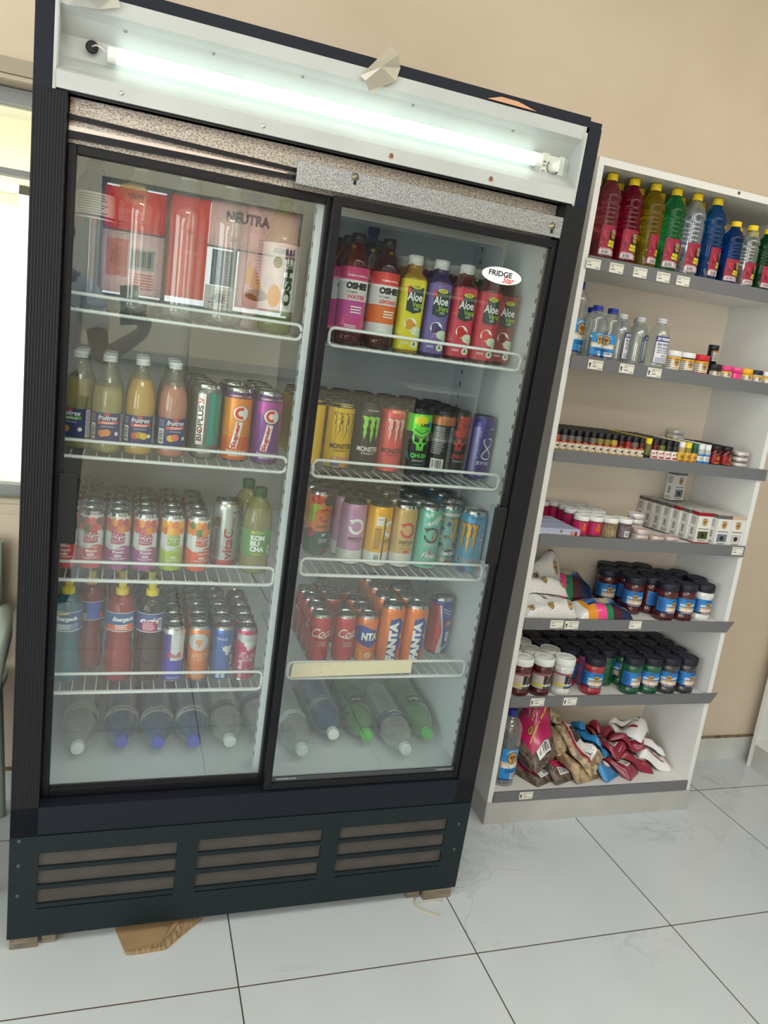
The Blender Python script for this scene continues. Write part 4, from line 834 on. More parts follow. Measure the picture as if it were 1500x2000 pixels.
# ------------------------------------------------------------------ bottles in the fridge
def juice(c, rough=.15, trans=0.0, ior=1.34): return mat(c, rough, 0, trans, 0, ior, .6)
def bottle(name, prof, body, cap_r, cap_h, cap_c, z_cap, label=None, lv=None, items=(), seg=40, sq=0.0, fill=None, cap_prof=None, ribs=14, spin=0):
    """body lathe; label = (z0,z1,colour) wrap; fill = (material, level) inner liquid"""
    g = G(); g.lathe(prof, body, seg, sq=sq); o = g.build(name)
    if fill:
        m, lvl = fill; q = [(r * .965, max(z, .0015)) for r, z in prof if z < lvl]; 
        r2 = next((ra + (rb_ - ra) * (lvl - za) / (zb - za) for (ra, za), (rb_, zb) in zip(prof, prof[1:]) if za <= lvl <= zb and zb > za), q[-1][0]) * .965; q.append((r2, lvl)); q.append((.0001, lvl)); g = G(); g.lathe([(.0001, q[0][1])] + q, m, seg, close=False, sq=sq); g.build('liquid', o)
    g = G(); cm = mat(cap_c, .4) if isinstance(cap_c, tuple) else cap_c
    if cap_prof: g.lathe(cap_prof, cm, 24)
    else: g.lathe([(cap_r, z_cap), (cap_r, z_cap + cap_h * .25), (cap_r * .97, z_cap + cap_h * .28), (cap_r * .97, z_cap + cap_h * .32), (cap_r, z_cap + cap_h * .36), (cap_r * .98, z_cap + cap_h * .94), (cap_r * .9, z_cap + cap_h)], cm, 24)
    g.build('cap', o)
    if label:
        g = G(); z0, z1, c = label; r = lv; sp = math.radians(spin)
        f = cyl(r, None if sq else prof)
        if sq:
            def f(u, v, o_):
                a = u / r; e = 1 / max(abs(math.sin(a)), abs(math.cos(a))); k = 1 + sq * (min(e, 1.25) - 1)
                return ((r * k + o_) * math.sin(a), -(r * k + o_) * math.cos(a), v)
        F2 = (lambda u, v, o_: f(u + sp * r, v, o_ + .0004))
        g.art(([full(r, z0 * 1000, z1 * 1000, c)] if c else []) + list(items), F2, 2 * PI * r / seg, None if sq else .012)
        g.build('label', o)
    return o
PET = thin((246, 250, 250), 1.2, .06, .04)
NAVY = (44, 54, 110)
def fruitree(c, name, bar, fruits, navy=NAVY, spin=0, lvl=.165):
    prof = [(.024, 0), (.029, .003), (.0315, .010), (.0315, .022), (.0305, .026), (.0305, .088), (.0315, .092), (.0312, .118), (.028, .140), (.020, .165), (.0145, .182), (.0125, .188), (.0125, .196)]
    it = [('t', 'fruitree', 2, 78, 40, 11, WH, {'i': .3}), ('p', [(-18, 63), (24, 65), (24, 71), (-19, 70)], bar), ('t', name, 3, 67, 26, 4.5, WH), ('t', '20% FRUIT NECTAR', 2, 59, 26, 3.2, (200, 200, 214)), ('e', 0, 86, 3, 2.5, (214, 80, 76)), ('e', -4, 84, 2.5, 2, (214, 80, 76)), ('e', 4, 84, 2.5, 2, (214, 80, 76))]
    for k, fc in enumerate(fruits): it.append(('e', -8 + k * 9, 44 + 2 * (k % 2), 8.5, 7.5, fc))
    it += [('e', 22, 44, 4.5, 4.5, WH), ('r', 33, 44, 28, 86, (210, 210, 220)), ('ln', 34, 44, 30, 84, 16, navy), ('b', -38, -24, 30, 64, 1), ('ln', -38, -24, 68, 84, 4, (170, 170, 190))]
    return bottle('juice_bottle', prof, thin((236, 240, 236), 1.6, .06, .05), .0145, .014, (222, 226, 228), .194, (.0265, .0875, navy), .0307, it, fill=(mat(c, .4), lvl), spin=spin)
C['f_apple'] = fruitree((150, 136, 70), 'APPLE', (90, 180, 60), [(220, 150, 60)], spin=-30, lvl=.150)
C['f_orange'] = fruitree((184, 166, 104), 'ORANGE', (226, 96, 60), [(230, 140, 70), (236, 150, 84)], lvl=.140)
C['f_mango'] = fruitree((232, 176, 70), 'MANGO', (226, 76, 60), [(206, 70, 50), (180, 160, 60), (230, 190, 70)], lvl=.163)
C['f_guava'] = fruitree((222, 136, 116), 'GUAVA', (226, 90, 76), [(226, 190, 80), (232, 120, 100)], spin=12, lvl=.155)
gj = 'nectar bottles'
for kind, x, y0, d in (('f_apple', .0900, .160, 'yellow-green juice bottle half hidden by the door jamb'), ('f_orange', .1490, .137, 'pale orange juice bottle with white cap'), ('f_mango', .2155, .142, 'deep yellow mango juice bottle with white cap'), ('f_guava', .284, .146, 'pink guava juice bottle with white cap')):
    row(kind, FM, x, y0, ZL[1], 3, .067, d, SL[1], gj, cat='bottle')
# energy drink squeeze bottles
def squeeze(c, txt, sub, subc, lab, spin=0):
    prof = [(.022, .001), (.030, .006), (.0315, .02), (.0315, .06), (.028, .085), (.0265, .10), (.027, .112), (.0315, .126), (.0325, .13), (.0325, .178), (.031, .19), (.026, .202), (.016, .212), (.0135, .215), (.0135, .217)]
    it = [('p', [(-34, 134), (34, 134), (34, 150), (-34, 146)], subc), ('t', txt, 6, 160, 50, 13, WH, {'i': .35, 'b': .04}), ('ln', -12, 18, 136, 149, 3, WH), ('l', [(-102, 132), (102, 132)], 1.6, WH), ('l', [(-102, 176.5), (102, 176.5)], 1.2, WH)] + sub
    return bottle('sports_bottle', prof, juice(c, .1, .35), .0135, .01, (226, 206, 50), .216, (.131, .1775, lab), .0327, it, spin=spin,
                  cap_prof=[(.0145, .212), (.0148, .226), (.0145, .228), (.009, .2285), (.0085, .232), (.0095, .233), (.0095, .243), (.008, .246), (.0001, .246)])
C['e_blue'] = squeeze((44, 120, 140), 'Energade', [('p', [(-14, 169), (12, 173), (12, 176), (-14, 173)], (226, 206, 50))], (110, 140, 180), (54, 84, 140), -10)
C['e_red'] = squeeze((176, 44, 44), 'Energade', [], (222, 110, 60), (62, 96, 156))
C['e_plain'] = squeeze((150, 40, 56), '', [('r', -8, 22, 134, 176, (70, 96, 200))], (214, 90, 80), (50, 40, 60))
C['e_black'] = squeeze((44, 34, 38), 'ade', [('r', -12, 20, 134, 158, (180, 50, 90)), ('ln', -10, 18, 136, 156, 6, (230, 200, 210)), ('b', 24, 34, 136, 166), ('ln', -12, 20, 162, 174, 4, (100, 120, 190))], (60, 50, 100), (52, 60, 130), -14)
ge2 = 'sports drink bottles'
row('e_blue', FM, .088, .142, ZL[3], 1, .070, 'teal sports drink bottle with yellow cap', SL[3], ge2, cat='bottle')
row('e_plain', FM, .1352, .208, ZL[3], 2, .070, 'dark pink sports bottle turned away', SL[3], ge2, cat='bottle')
row('e_red', FM, .2035, .143, ZL[3], 3, .070, 'red sports drink bottle with orange label band', SL[3], ge2, cat='bottle')
row('e_black', FM, .270, .140, ZL[3], 3, .070, 'near-black sports drink bottle', SL[3], ge2, cat='bottle')
# kombucha pair
prof = [(.028, 0), (.033, .004), (.0345, .012), (.0345, .125), (.033, .145), (.026, .168), (.016, .182), (.0135, .187), (.0135, .192)]
C['kombucha'] = bottle('kombucha_bottle', prof, juice((176, 170, 110), .1, .45), .0155, .022, (30, 84, 50), .188, (.048, .112, (98, 150, 84)), .0346, [('t', 'MOYA', -4, 106, 30, 7, (226, 206, 70), {'b': .03}), ('t', 'KOM', -2, 93, 34, 13, WH, {'b': .06}), ('t', 'BU', -8, 79, 22, 13, WH, {'b': .06}), ('t', 'CHA', -2, 65, 34, 13, WH, {'b': .06}), ('t', 'PROBIOTIC', 0, 52.5, 26, 5, (230, 190, 60)), ('b', 26, 36, 50, 74, 1)])
put(C['kombucha'], FM, (.503, .168, ZL[2]), 0, 'cloudy yellow bottle with green label and dark green cap', 'bottle', 'kombucha bottles')
put(C['kombucha'], FM, (.486, .252, ZL[2]), -.6, 'dark-capped yellow bottle standing behind the green-labelled bottle', 'bottle', 'kombucha bottles')
# vitamin water and aloe drinks, top right shelf
def oshee(top, mid, low, liq, sub, subc, spin=0, h=.235):
    prof = [(.026, 0), (.033, .005), (.034, .015), (.034, .028), (.0325, .03), (.0325, .172), (.034, .174), (.034, .178), (.028, .192), (.022, .204), (.0165, .215), (.0135, .222), (.0135, .228)]
    it = [full(.0332, 32, 170, top), full(.0332, 36, 96, mid), full(.0332, 36, 58, low), full(.0332, 98, 142, (216, 214, 216)), ('t', 'OSHEE', 4, 130, 52, 15, K, {'b': .07}), ('t', 'VITAMIN', -8, 116, 26, 5, (90, 90, 96)), ('t', sub, 4, 106, 46, 9, subc, {'b': .04}), ('t', 'VITAMINS & MINERALS', 2, 152, 44, 4, WH), ('ln', -6, 24, 70, 88, 3, WH), ('ln', -16, 20, 38, 46, 2, WH)]
    return bottle('vitamin_bottle', prof, juice(liq, .1, .6), .0155, .02, (40, 36, 40), .224, (.0305, .1715, None), .0327, it, spin=spin)
C['oshee_pink'] = oshee((206, 60, 120), (196, 76, 150), (206, 70, 140), (120, 24, 40), 'WATER', (206, 60, 110), -4)
C['oshee_lemon'] = oshee((214, 66, 60), (220, 110, 50), (210, 214, 214), (96, 18, 24), 'LEMONADE', (206, 50, 44), 4)
def aloe(c, fruit, liq, dark=(38, 62, 60)):
    r = .029; prof = [(.026, 0), (.029, .003), (.029, .165), (.027, .172), (.017, .182), (.0165, .200)]
    it = [full(r, 8, 166, c), ('p', [(-17, 96), (0, 90), (18, 96), (18, 150), (-17, 150)], dark), ('e', 2, 150, 12, 5, (206, 210, 50)), ('t', 'OKF', 2, 150, 14, 5, (40, 70, 50)), ('t', 'Aloe', 0, 128, 34, 19, WH, {'b': .02}), ('t', 'Vera', 8, 111, 26, 12, (160, 200, 60), {'b': .02}), ('ln', 0, 16, 98, 104, 2, (200, 210, 200)), ('r', -18, -12, 134, 150, (200, 40, 60)),
          ('e', -2, 66, 14, 14, WH), ('e', -5, 69, 9, 9, fruit), ('e', 3, 62, 9, 9, fruit), ('e', -6, 60, 7, 7, fruit), ('e', 12, 52, 12, 10, (206, 220, 196)), ('e', 20, 46, 9, 8, (180, 206, 170)), ('e', 12, 22, 8, 8, (226, 230, 210)), ('p', [(8, 18), (12, 29), (16, 18), (12, 20)], (60, 110, 60)), ('ln', -18, 2, 20, 26, 2, WH), ('ln', 32, 46, 30, 120, 14, WH)]
    return bottle('aloe_bottle', prof, juice(liq, .1, .5), .018, .022, (226, 228, 226), .198, (.008, .166, None), r, it, sq=.6)
C['aloe_pine'] = aloe((214, 206, 50), (206, 150, 50), (206, 166, 60))
C['aloe_blue'] = aloe((110, 96, 160), (60, 60, 110), (90, 70, 120))
C['aloe_pom'] = aloe((200, 66, 84), (190, 40, 44), (120, 20, 30))
C['aloe_straw'] = aloe((196, 60, 76), (206, 40, 40), (120, 20, 30))
C['aloe_dark'] = aloe((140, 36, 54), (120, 20, 36), (70, 14, 24))
gw = 'flavoured water bottles'
for kind, x, y, d, n in (('oshee_pink', .655, .135, 'pink-sleeved vitamin bottle at the door stile', 4), ('oshee_lemon', .7285, .135, 'red and white lemonade vitamin bottle', 4), ('aloe_pine', .797, .135, 'yellow pineapple aloe drink', 3), ('aloe_blue', .862, .135, 'violet berry aloe drink', 4), ('aloe_pom', .928, .135, 'pinkish red pomegranate aloe drink', 5), ('aloe_straw', .993, .135, 'strawberry red aloe drink', 4), ('aloe_dark', 1.056, .170, 'dark crimson aloe drink by the fridge wall', 3)):
    row(kind, FM, x, y, ZR[0], n, .075, d, SR[0], gw, cat='bottle')
# big water bottles
def big(name, col, r, h, cap, lab=None, items=(), seg=40, spin=0, alpha=.10, solid=True):
    prof = [(r * .7, 0), (r * .93, .006), (r, .02)]
    z = .02; n = int((h * .62 - .02) / .016)
    for k in range(n): z1 = .02 + (h * .62 - .02) * (k + 1) / n; prof += [(r * .965, z + (z1 - z) * .5), (r, z1)]; z = z1
    prof += [(r, h * .70), (r * .93, h * .77), (r * .72, h * .85), (r * .42, h * .915), (.0135, h * .935), (.0135, h * .95)]
    m = thin(col, 2.4, .05, alpha)
    return bottle(name, prof, m, .016, .018, cap, h * .945, lab, r, items, spin=spin)
C['jug_blue'] = big('water_bottle', (96, 150, 196), .042, .30, (40, 50, 150), (.175, .225, (226, 228, 230)), [('ln', -30, 30, 180, 222, 9, (120, 126, 140)), ('r', -131, 131, 176, 182, (40, 50, 110))], alpha=.28)
C['jug_clear'] = big('water_bottle', (236, 240, 238), .043, .30, (226, 228, 228))
prof = [(.03, 0), (.038, .006), (.04, .02), (.04, .19), (.034, .225), (.02, .26), (.014, .27), (.014, .28)]
C['oshee_big'] = bottle('vitamin_bottle', prof, juice((110, 130, 60), .1, .4), .017, .02, (60, 70, 50), .275, (.05, .19, (206, 206, 200)), .04, [('t', 'OSHEE', 14, 122, 120, 24, K, {'rot': 90, 'b': .06}), ('e', -14, 80, 14, 24, (190, 150, 60)), ('e', -12, 150, 10, 12, (90, 130, 70))])
put(C['jug_blue'], FM, (.100, .170, ZL[0]), 0, 'big blue water bottle with white label on the top left shelf, first from the jamb', 'bottle', 'large bottles on the top left shelf')
put(C['jug_clear'], FM, (.190, .160, ZL[0]), 0, 'big clear water bottle next to the blue one, top left shelf', 'bottle', 'large bottles on the top left shelf')
put(C['jug_clear'], FM, (.282, .160, ZL[0]), .8, 'big clear water bottle, second of three, top left shelf', 'bottle', 'large bottles on the top left shelf')
put(C['jug_clear'], FM, (.374, .160, ZL[0]), 1.5, 'big clear water bottle next to the labelled bottles, top left shelf', 'bottle', 'large bottles on the top left shelf')
put(C['oshee_big'], FM, (.488, .150, ZL[0]), 0, 'big green drink bottle with sideways black letters at the centre post', 'bottle', 'large bottles on the top left shelf')
C['whey'] = bottle('shake_bottle', prof, juice((216, 196, 190), .3), .017, .02, (90, 120, 160), .275, (.03, .21, (230, 206, 200)), .04, [('e', 6, 60, 18, 20, (150, 110, 70)), ('p', [(-14, 100), (0, 96), (8, 130), (-2, 150)], (226, 190, 80)), ('ln', 14, 34, 100, 200, 14, (120, 120, 170))])
put(C['whey'], FM, (.432, .25, ZL[0]), 0, 'pink-labelled bottle standing behind the green drink bottle', 'bottle', 'large bottles on the top left shelf')
gz = 'large bottles at the back of the top right shelf'
put(C['jug_clear'], FM, (.650, .455, ZR[0]), .3, 'crinkled clear bottle rising behind the pink vitamin bottles', 'bottle', gz)
put(C['jug_blue'], FM, (.780, .452, ZR[0]), 1.2, 'dark blue water bottle rising behind the aloe drinks', 'bottle', gz)
# lying bottles on the fridge floor
FZ = .3755
C['l_clear'] = big('water_bottle', (232, 238, 236), .0425, .31, (214, 222, 224), (.15, .185, (206, 216, 200)), [], alpha=.2)
C['l_blue'] = big('water_bottle', (104, 156, 208), .0425, .31, (70, 84, 190), (.20, .225, (214, 218, 222)), [('t', 'BONAQUA', 0, 213, 60, 10, (40, 46, 70))], alpha=.30)
C['l_oh'] = big('water_bottle', (232, 238, 236), .0425, .31, (206, 218, 218), (.165, .20, (78, 90, 118)), [('e', -14, 182, 24, 14, (190, 200, 206)), ('l', [(-4 + 9 * math.cos(a * PI / 6), 182 + 9 * math.sin(a * PI / 6)) for a in range(13)], 3, (60, 70, 96)), ('t', '8', -24, 182, 8, 12, (60, 70, 96))], alpha=.2)
C['l_alk'] = big('water_bottle', (232, 238, 236), .0425, .31, (206, 220, 222), (.17, .205, (190, 204, 206)), [('r', -22, 24, 176, 204, (206, 214, 216)), ('t', 'Alkaline', 2, 186, 44, 11, (50, 60, 96), {'b': .03}), ('r', -20, 22, 196, 201, (70, 84, 140))], alpha=.2)
C['l_bluew'] = big('water_bottle', (84, 134, 190), .0425, .31, (236, 238, 236), (.165, .195, (176, 190, 206)), [], alpha=.4)
def aloe_big():
    return big('aloe_bottle', (126, 188, 126), .0425, .31, (84, 190, 84), (.10, .20, (96, 130, 100)), [('r', -26, 26, 160, 200, (56, 70, 66)), ('t', 'Aloe', 0, 184, 34, 16, WH, {'b': .03}), ('e', 0, 166, 8, 3, (206, 200, 60)), ('e', 14, 166, 5, 3, (206, 90, 60))], alpha=.4)
C['l_aloe'] = aloe_big()
def lie(kind, cx, cy, r, yaw, lab, grp, L=.31, dz=0, roll=0.0):
    """cap towards the doors at (cx, cy)"""
    a = math.radians(yaw)
    M = Matrix.Rotation(a, 4, 'Z') @ Matrix.Rotation(PI / 2, 4, 'X') @ Matrix.Rotation(roll, 4, 'Z')
    d = Vector((math.sin(a), -math.cos(a), 0))
    base = Vector((cx, cy, FZ + r + .001 + dz)) - d * L
    put(C[kind], FM, base, 0, lab, 'bottle', grp, rot=M)
gb = 'bottles lying on the fridge floor'
lie('l_clear', .124, .150, .0425, 0, 'clear bottle with white cap lying nearest the left jamb', gb, roll=PI)
lie('l_blue', .224, .170, .0425, 0, 'blue-capped bottle lying second from the left jamb on the fridge floor', gb, roll=PI)
lie('l_blue', .312, .158, .0425, 0, 'blue-capped bottle lying between two other blue-capped bottles', gb, roll=PI + .5)
lie('l_blue', .400, .158, .0425, 0, 'blue-capped bottle lying next to the clear bottle with a round emblem', gb, roll=PI - .1)
lie('l_oh', .490, .152, .0425, 0, 'clear bottle with dark emblem label lying on the left floor', gb, roll=PI - .4)
lie('l_oh', .580, .185, .0425, 0, 'clear bottle lying half hidden behind the centre post', gb, roll=2.0)
lie('l_alk', .668, .095, .0425, 0, 'clear bottle with small white label lying beside the centre post', gb, roll=PI)
lie('l_bluew', .770, .165, .0425, -1, 'blue bottle with white cap lying on the right floor', gb, roll=PI)
lie('l_aloe', .862, .150, .0425, -2, 'green bottle lying between the blue and the emblem bottle', gb, roll=PI)
lie('l_oh', .950, .075, .0425, -1, 'clear bottle with dark round emblem lying on the right floor', gb, roll=PI + .3)
lie('l_aloe', 1.040, .145, .0425, -1, 'green bottle lying nearest the right fridge wall', gb, roll=PI)

# ------------------------------------------------------------------ the white shelving unit
SW, SD = .8005, .30
un = empty('shelving_unit'); un.matrix_world = SM
tag(un, 'white shelving unit with grey shelf edges beside the fridge, full of bottles and jars', 'shelving unit')
g = G(); g.box(0, .018, 0, SD, .0, 2.05, M_WB); g.build('side_panel', un, .0008)
g = G(); g.box(SW - .018, SW, 0, SD, .0, 2.05, M_WB); g.build('side_panel', un, .0008)
g = G(); g.box(.018, SW - .018, SD - .006, SD - .0005, .118, 2.03, mat((240, 230, 212), .5)); g.build('back_panel', un)
g = G(); g.box(.0185, SW - .0185, .001, SD - .007, 2.03, 2.0495, M_WB)
n0 = len(g.v); g.lathe([(.0001, .003), (.003, .0025), (.005, 0)], mat((90, 84, 76), .5, .5), 10)
for i in range(n0, len(g.v)): px, py, pz = g.v[i]; g.v[i] = (px + .478, .001 - pz, 2.042 + py)
g.build('top_panel', un)
g = G(); g.box(-.0015, SW + .0015, -.0035, -.0005, 0.0, .078, M_PL); g.box(-.003, -.0005, -.0035, SD, 0, .078, M_PL); g.build('plinth', un)
SH = {'A': 1.785, 'B': 1.508, 'C': 1.2355, 'D': .975, 'E': .705, 'F': .441, 'G': .118}
edge = {'A': 1.792, 'B': 1.517, 'C': 1.2434, 'D': .983, 'E': .715, 'F': .452, 'G': .1165}
def tagp(par, x, z, l1, l2, price, arrow=True, w=.052, h=.027, tilt=0.0):
    g = G(); P = plane((x, -.0062, z), (1, 0, tilt), (-tilt, 0, 1))
    for c in ((0, 0), (w * 1000, 0), (w * 1000, h * 1000), (0, h * 1000)): pass
    g.box(0, 0, 0, 0, 0, 0, mat((224, 222, 208), .5)) if False else None
    its = [('r', 0, w * 1000, 0, h * 1000, (208, 212, 180)), ('r', .8, w * 1000 - .8, .8, h * 1000 - .8, (228, 226, 214))]
    o = 0
    if arrow: its += [('p', [(2, 13), (6.5, 20), (11, 13), (8.5, 13), (8.5, 5), (4.5, 5), (4.5, 13)], K)]; o = 12
    its += [('t', l1, 3 + o + (w * 1000 - 6 - o) / 2, h * 1000 - 5, w * 1000 - 6 - o, 3, (40, 40, 40)), ('t', l2, 3 + o + 6, h * 1000 - 10, 12, 3, (40, 40, 40)), ('t', price, w * 1000 - 9, 4, 12, 3.4, (30, 30, 30)), ('l', [(4 + o, 9), (18 + o, 9)], 2.4, (90, 90, 90))]
    g.art(its, P); g.build('price_label', par)
PL = {'A': [(.012, 1.757, 'ROSE WATER PINK', '700ML', 0), (.088, 1.757, 'ROSE WATER RED', '700ML', 0), (.168, 1.757, 'ROSE WATER YELLOW', '700ML', 0), (.248, 1.757, 'ROSE WATER GREEN', '700ML', 0), (.318, 1.757, 'ROSE WATER CLEAR', '700ML', 0)],
      'B': [(.075, 1.484, 'INDLOVU SEA WATER', '700ML', 1), (.182, 1.486, 'INDLOVU SEA WATER', '375ML', 1), (.280, 1.486, 'PREMIER SEA WATER', '250ML', 1)],
      'D': [(.742, .952, 'INDLOVU BOX', 'P20', 0)], 'E': [(.108, .684, 'INDLOVU SEA SALT', '500G', 0), (.160, .682, 'INDLOVU SEA SALT', 'LOOSE', 1), (.400, .686, 'INDLOVU SEA SALT', '350G', 0)],
      'F': [(.088, .420, 'AURA SALT RED', '350G', 1), (.208, .420, 'AURA SALT WHITE', '350G', 1)], 'G': [(.11, .086, 'INDLOVU SEA WATER', '1L', 1)]}
for k, z in SH.items():
    g = G(); g.box(.0185, SW - .0185, .002, SD - .007, z - .018, z, M_WB); o = g.build('shelf', un)
    g = G(); zt = edge[k]; x1 = SW + .022 if k in 'EF' else (SW - .0185 if k == 'G' else SW + .012)
    if k == 'D': x1 = SW - .006
    P = [(.0185, zt - .037), (x1 - (.024 if k in 'EF' else 0), zt - .037), (x1, zt), (.0185, zt)]
    g.prism(P, -.0055, -.0005, M_EDGE, 'y'); e = g.build('edge_strip', un)
    for (x, zz, a, b, ar) in PL.get(k, []): tagp(e, x, zz, a, b, 'P28.00' if k in 'AB' else 'P14.90', bool(ar), w=.05 if ar else .046)
M_WATER = thin((238, 243, 243), 2.2, .05, .07)
# ---- rose water bottles
def rose(c, s=1.0, spin=0, clear=False):
    r = .0366 if s == 1.0 else .031; h = .238 if s == 1.0 else .186; q = h / .243
    prof = [(r * .86, 0), (r * .97, .003), (r * .98, .01 * q)]
    def ring(z, d=.05, w=.004): return [(r, (z - w) * q), (r * (1 - d), z * q), (r, (z + w) * q)]
    for z in (.112, .126, .140): prof += ring(z)
    prof = [(r * .86, 0), (r * .97, .003), (r, .010 * q), (r, .018 * q), (r * .965, .021 * q), (r * .965, .102 * q), (r, .106 * q)]
    for z in (.114, .127, .140, .152): prof += ring(z)
    prof += [(r * 1.0, .160 * q), (r * .86, .167 * q), (r * 1.0, .175 * q), (r * .98, .186 * q), (r * .80, .203 * q), (r * .45, .221 * q), (.0135, .226 * q), (.0135, .231 * q)]
    m = mat(c, .05, 0, .92, 0, 1.3) if not clear else M_WATER
    b = .1 if s == 1 else .08; hh = 82 * q; z0 = 20 * q
    it = [('r', -30, 30, z0, z0 + hh, (150, 24, 54)), ('r', -4, 30, z0 + 20 * q, z0 + hh * .84, (34, 16, 24)), ('l', [(-26, z0 + 30), (-12, z0 + 46 * q), (-20, z0 + 60 * q)], 3, (206, 60, 90)), ('l', [(-26, z0 + 66 * q), (-10, z0 + 62 * q)], 2.5, (190, 40, 76)), ('e', -18, z0 + 40 * q, 5, 6, (120, 10, 36)),
          ('elephant', 12, z0 + 56 * q, 10 * q ** .5, (225, 215, 200)), ('t', 'ROSE', 9, z0 + 37 * q, 24, 9 * q, (240, 224, 50), {'b': .06}), ('t', 'WATER', 9, z0 + 27 * q, 30, 9 * q, (240, 224, 50), {'b': .06}), ('t', 'Pink', 20, z0 + 20.5 * q, 8, 3, (226, 90, 40)), ('ln', -26, 26, z0 + 14 * q, z0 + 19 * q, 2, (226, 190, 200)), ('r', -28, 28, z0, z0 + 14 * q, (206, 180, 186)), ('b', -24, 6, z0 + 1, z0 + 14 * q)]
    return bottle('rose_water_bottle', prof, m, .0155, .017 * q + .002, (238, 206, 30), .228 * q, (.02, .1, None), r * .97, it, seg=36, spin=spin)
RC_ = {'pink': (246, 120, 128), 'red': (230, 24, 84), 'yellow': (255, 196, 40), 'green': (70, 212, 110), 'clear': (248, 250, 250), 'blue': (40, 130, 226), 'navy': (26, 96, 190), 'dgreen': (24, 130, 64), 'amber': (248, 176, 30)}
gr_ = 'rose water bottles'
for i, (c, x, sp) in enumerate((('pink', .083, 8), ('red', .157, 4), ('yellow', .231, 30), ('green', .305, 2), ('clear', .379, 8), ('blue', .453, 24))):
    C['r' + c] = rose(RC_[c], 1.0, sp, c == 'clear')
    n = {'pink': 'rose-pink', 'red': 'deep crimson', 'yellow': 'golden yellow', 'green': 'bright green', 'clear': 'colourless', 'blue': 'deep blue'}[c]
    put(C['r' + c], SM, (x, .052, SH['A'] + .0005), 0, f'large {n} rose water bottle with yellow cap, front row of top shelf', 'bottle', gr_)
    put(C['r' + c], SM, (x, .130, SH['A'] + .0005), .4, f'large {n} rose water bottle in the second row of top shelf', 'bottle', gr_)
    put(C['r' + c], SM, (x, .208, SH['A'] + .0005), .9, f'large {n} rose water bottle in the rear row of top shelf', 'bottle', gr_)
for i, (c, x) in enumerate((('navy', .530), ('clear', .594), ('dgreen', .658), ('amber', .722))):
    C['q' + c] = rose(RC_[c], .77, (4, 14, 24, 30)[i], c == 'clear')
    n = {'navy': 'navy blue', 'clear': 'colourless', 'dgreen': 'dark green', 'amber': 'amber'}[c]
    put(C['q' + c], SM, (x, .046, SH['A'] + .0005), 0, f'small {n} rose water bottle with yellow cap, front row of top shelf', 'bottle', gr_)
    put(C['q' + c], SM, (x, .112, SH['A'] + .0005), .6, f'small {n} rose water bottle behind the one like it, top shelf', 'bottle', gr_)
# ---- sea water bottles
def seaw(r, h, spin=0, ribs=True):
    q = h / .2; prof = [(r * .85, 0), (r, .006), (r, .015), (r * .96, .02), (r * .96, h * .52), (r, h * .54)]
    for z in (.58, .63, .68, .73): prof += [(r * .95, h * (z - .02)), (r, h * z)]
    prof += [(r * .9, h * .79), (r * .62, h * .86), (.0135, h * .90), (.0135, h * .93)]
    a, b = h * 90, h * 510
    it = [('r', -r * 900, r * 900, a, b, (44, 140, 206)), ('r', -r * 900, r * 900, (a + b) * .42, (a + b) * .56, (206, 190, 160)), ('elephant', 0, b - (b - a) * .28, (b - a) * .17, (226, 216, 190)), ('t', 'SEA WATER', 0, a + (b - a) * .45, r * 1500, (b - a) * .14, WH, {'b': .05}), ('ln', -r * 500, r * 500, a + (b - a) * .24, a + (b - a) * .36, 3, (30, 60, 120)), ('r', -r * 900, r * 900, a, a + 4, (20, 50, 120)), ('b', 0, r * 800, a + 3, a + (b - a) * .22)]
    return bottle('sea_water_bottle', prof, M_WATER, .0155, .018 * min(q, 1.2), (34, 50, 150), h * .905, (a / 1000, b / 1000, None), r * .965, it, seg=36, spin=spin)
C['sw_l'] = seaw(.036, .222, 20); C['sw_s'] = seaw(.029, .158, 10); C['sw_big'] = seaw(.041, .262, 14)
gs = 'blue-capped sea water bottles'
Z = SH['B'] + .0005
put(C['sw_l'], SM, (.054, .078, Z), 0, 'tall blue-capped sea water bottle by the left panel, second shelf', 'bottle', gs)
put(C['sw_l'], SM, (.056, .155, Z), 1, 'tall sea water bottle behind the tall one, second shelf', 'bottle', gs)
put(C['sw_s'], SM, (.098, .0300, Z), .1, 'small blue-capped sea water bottle standing in front of the tall one', 'bottle', gs)
put(C['sw_s'], SM, (.1575, .042, Z), -.9, 'small blue-capped sea water bottle, label turned aside, next to its twin', 'bottle', gs)
put(C['sw_s'], SM, (.126, .100, Z), .7, 'small blue-capped sea water bottle set back between two others', 'bottle', gs)
prof = [(.026, 0), (.031, .004), (.0325, .012), (.0325, .095), (.031, .105), (.025, .122), (.016, .133), (.0135, .137), (.0135, .142)]
C['prem'] = bottle('sea_water_bottle', prof, M_WATER, .0155, .014, (206, 208, 210), .139, (.022, .1, None), .0327,
    [('r', -27, 27, 20, 100, (44, 48, 120)), ('r', -25, 25, 22, 84, (226, 228, 230)), ('t', '20 PREMIER', 0, 92, 48, 9, WH, {'i': .3, 'b': .03}), ('t', 'SEA WATER', 2, 76, 44, 8, (44, 50, 110), {'b': .04}), ('t', 'WITH SEA SAND', 2, 66, 44, 6, (44, 50, 110), {'b': .03}), ('t', 'AMANZI OLWANDLE', 2, 58.5, 40, 4.5, (44, 50, 110)), ('t', 'METSI A LEWATLE', 2, 52, 40, 4.5, (44, 50, 110)), ('t', '250ml', 4, 43, 18, 5, (44, 50, 110)), ('ln', -20, 20, 24, 38, 4, (110, 112, 150))], seg=36)
gp = 'white-capped sea water bottles'
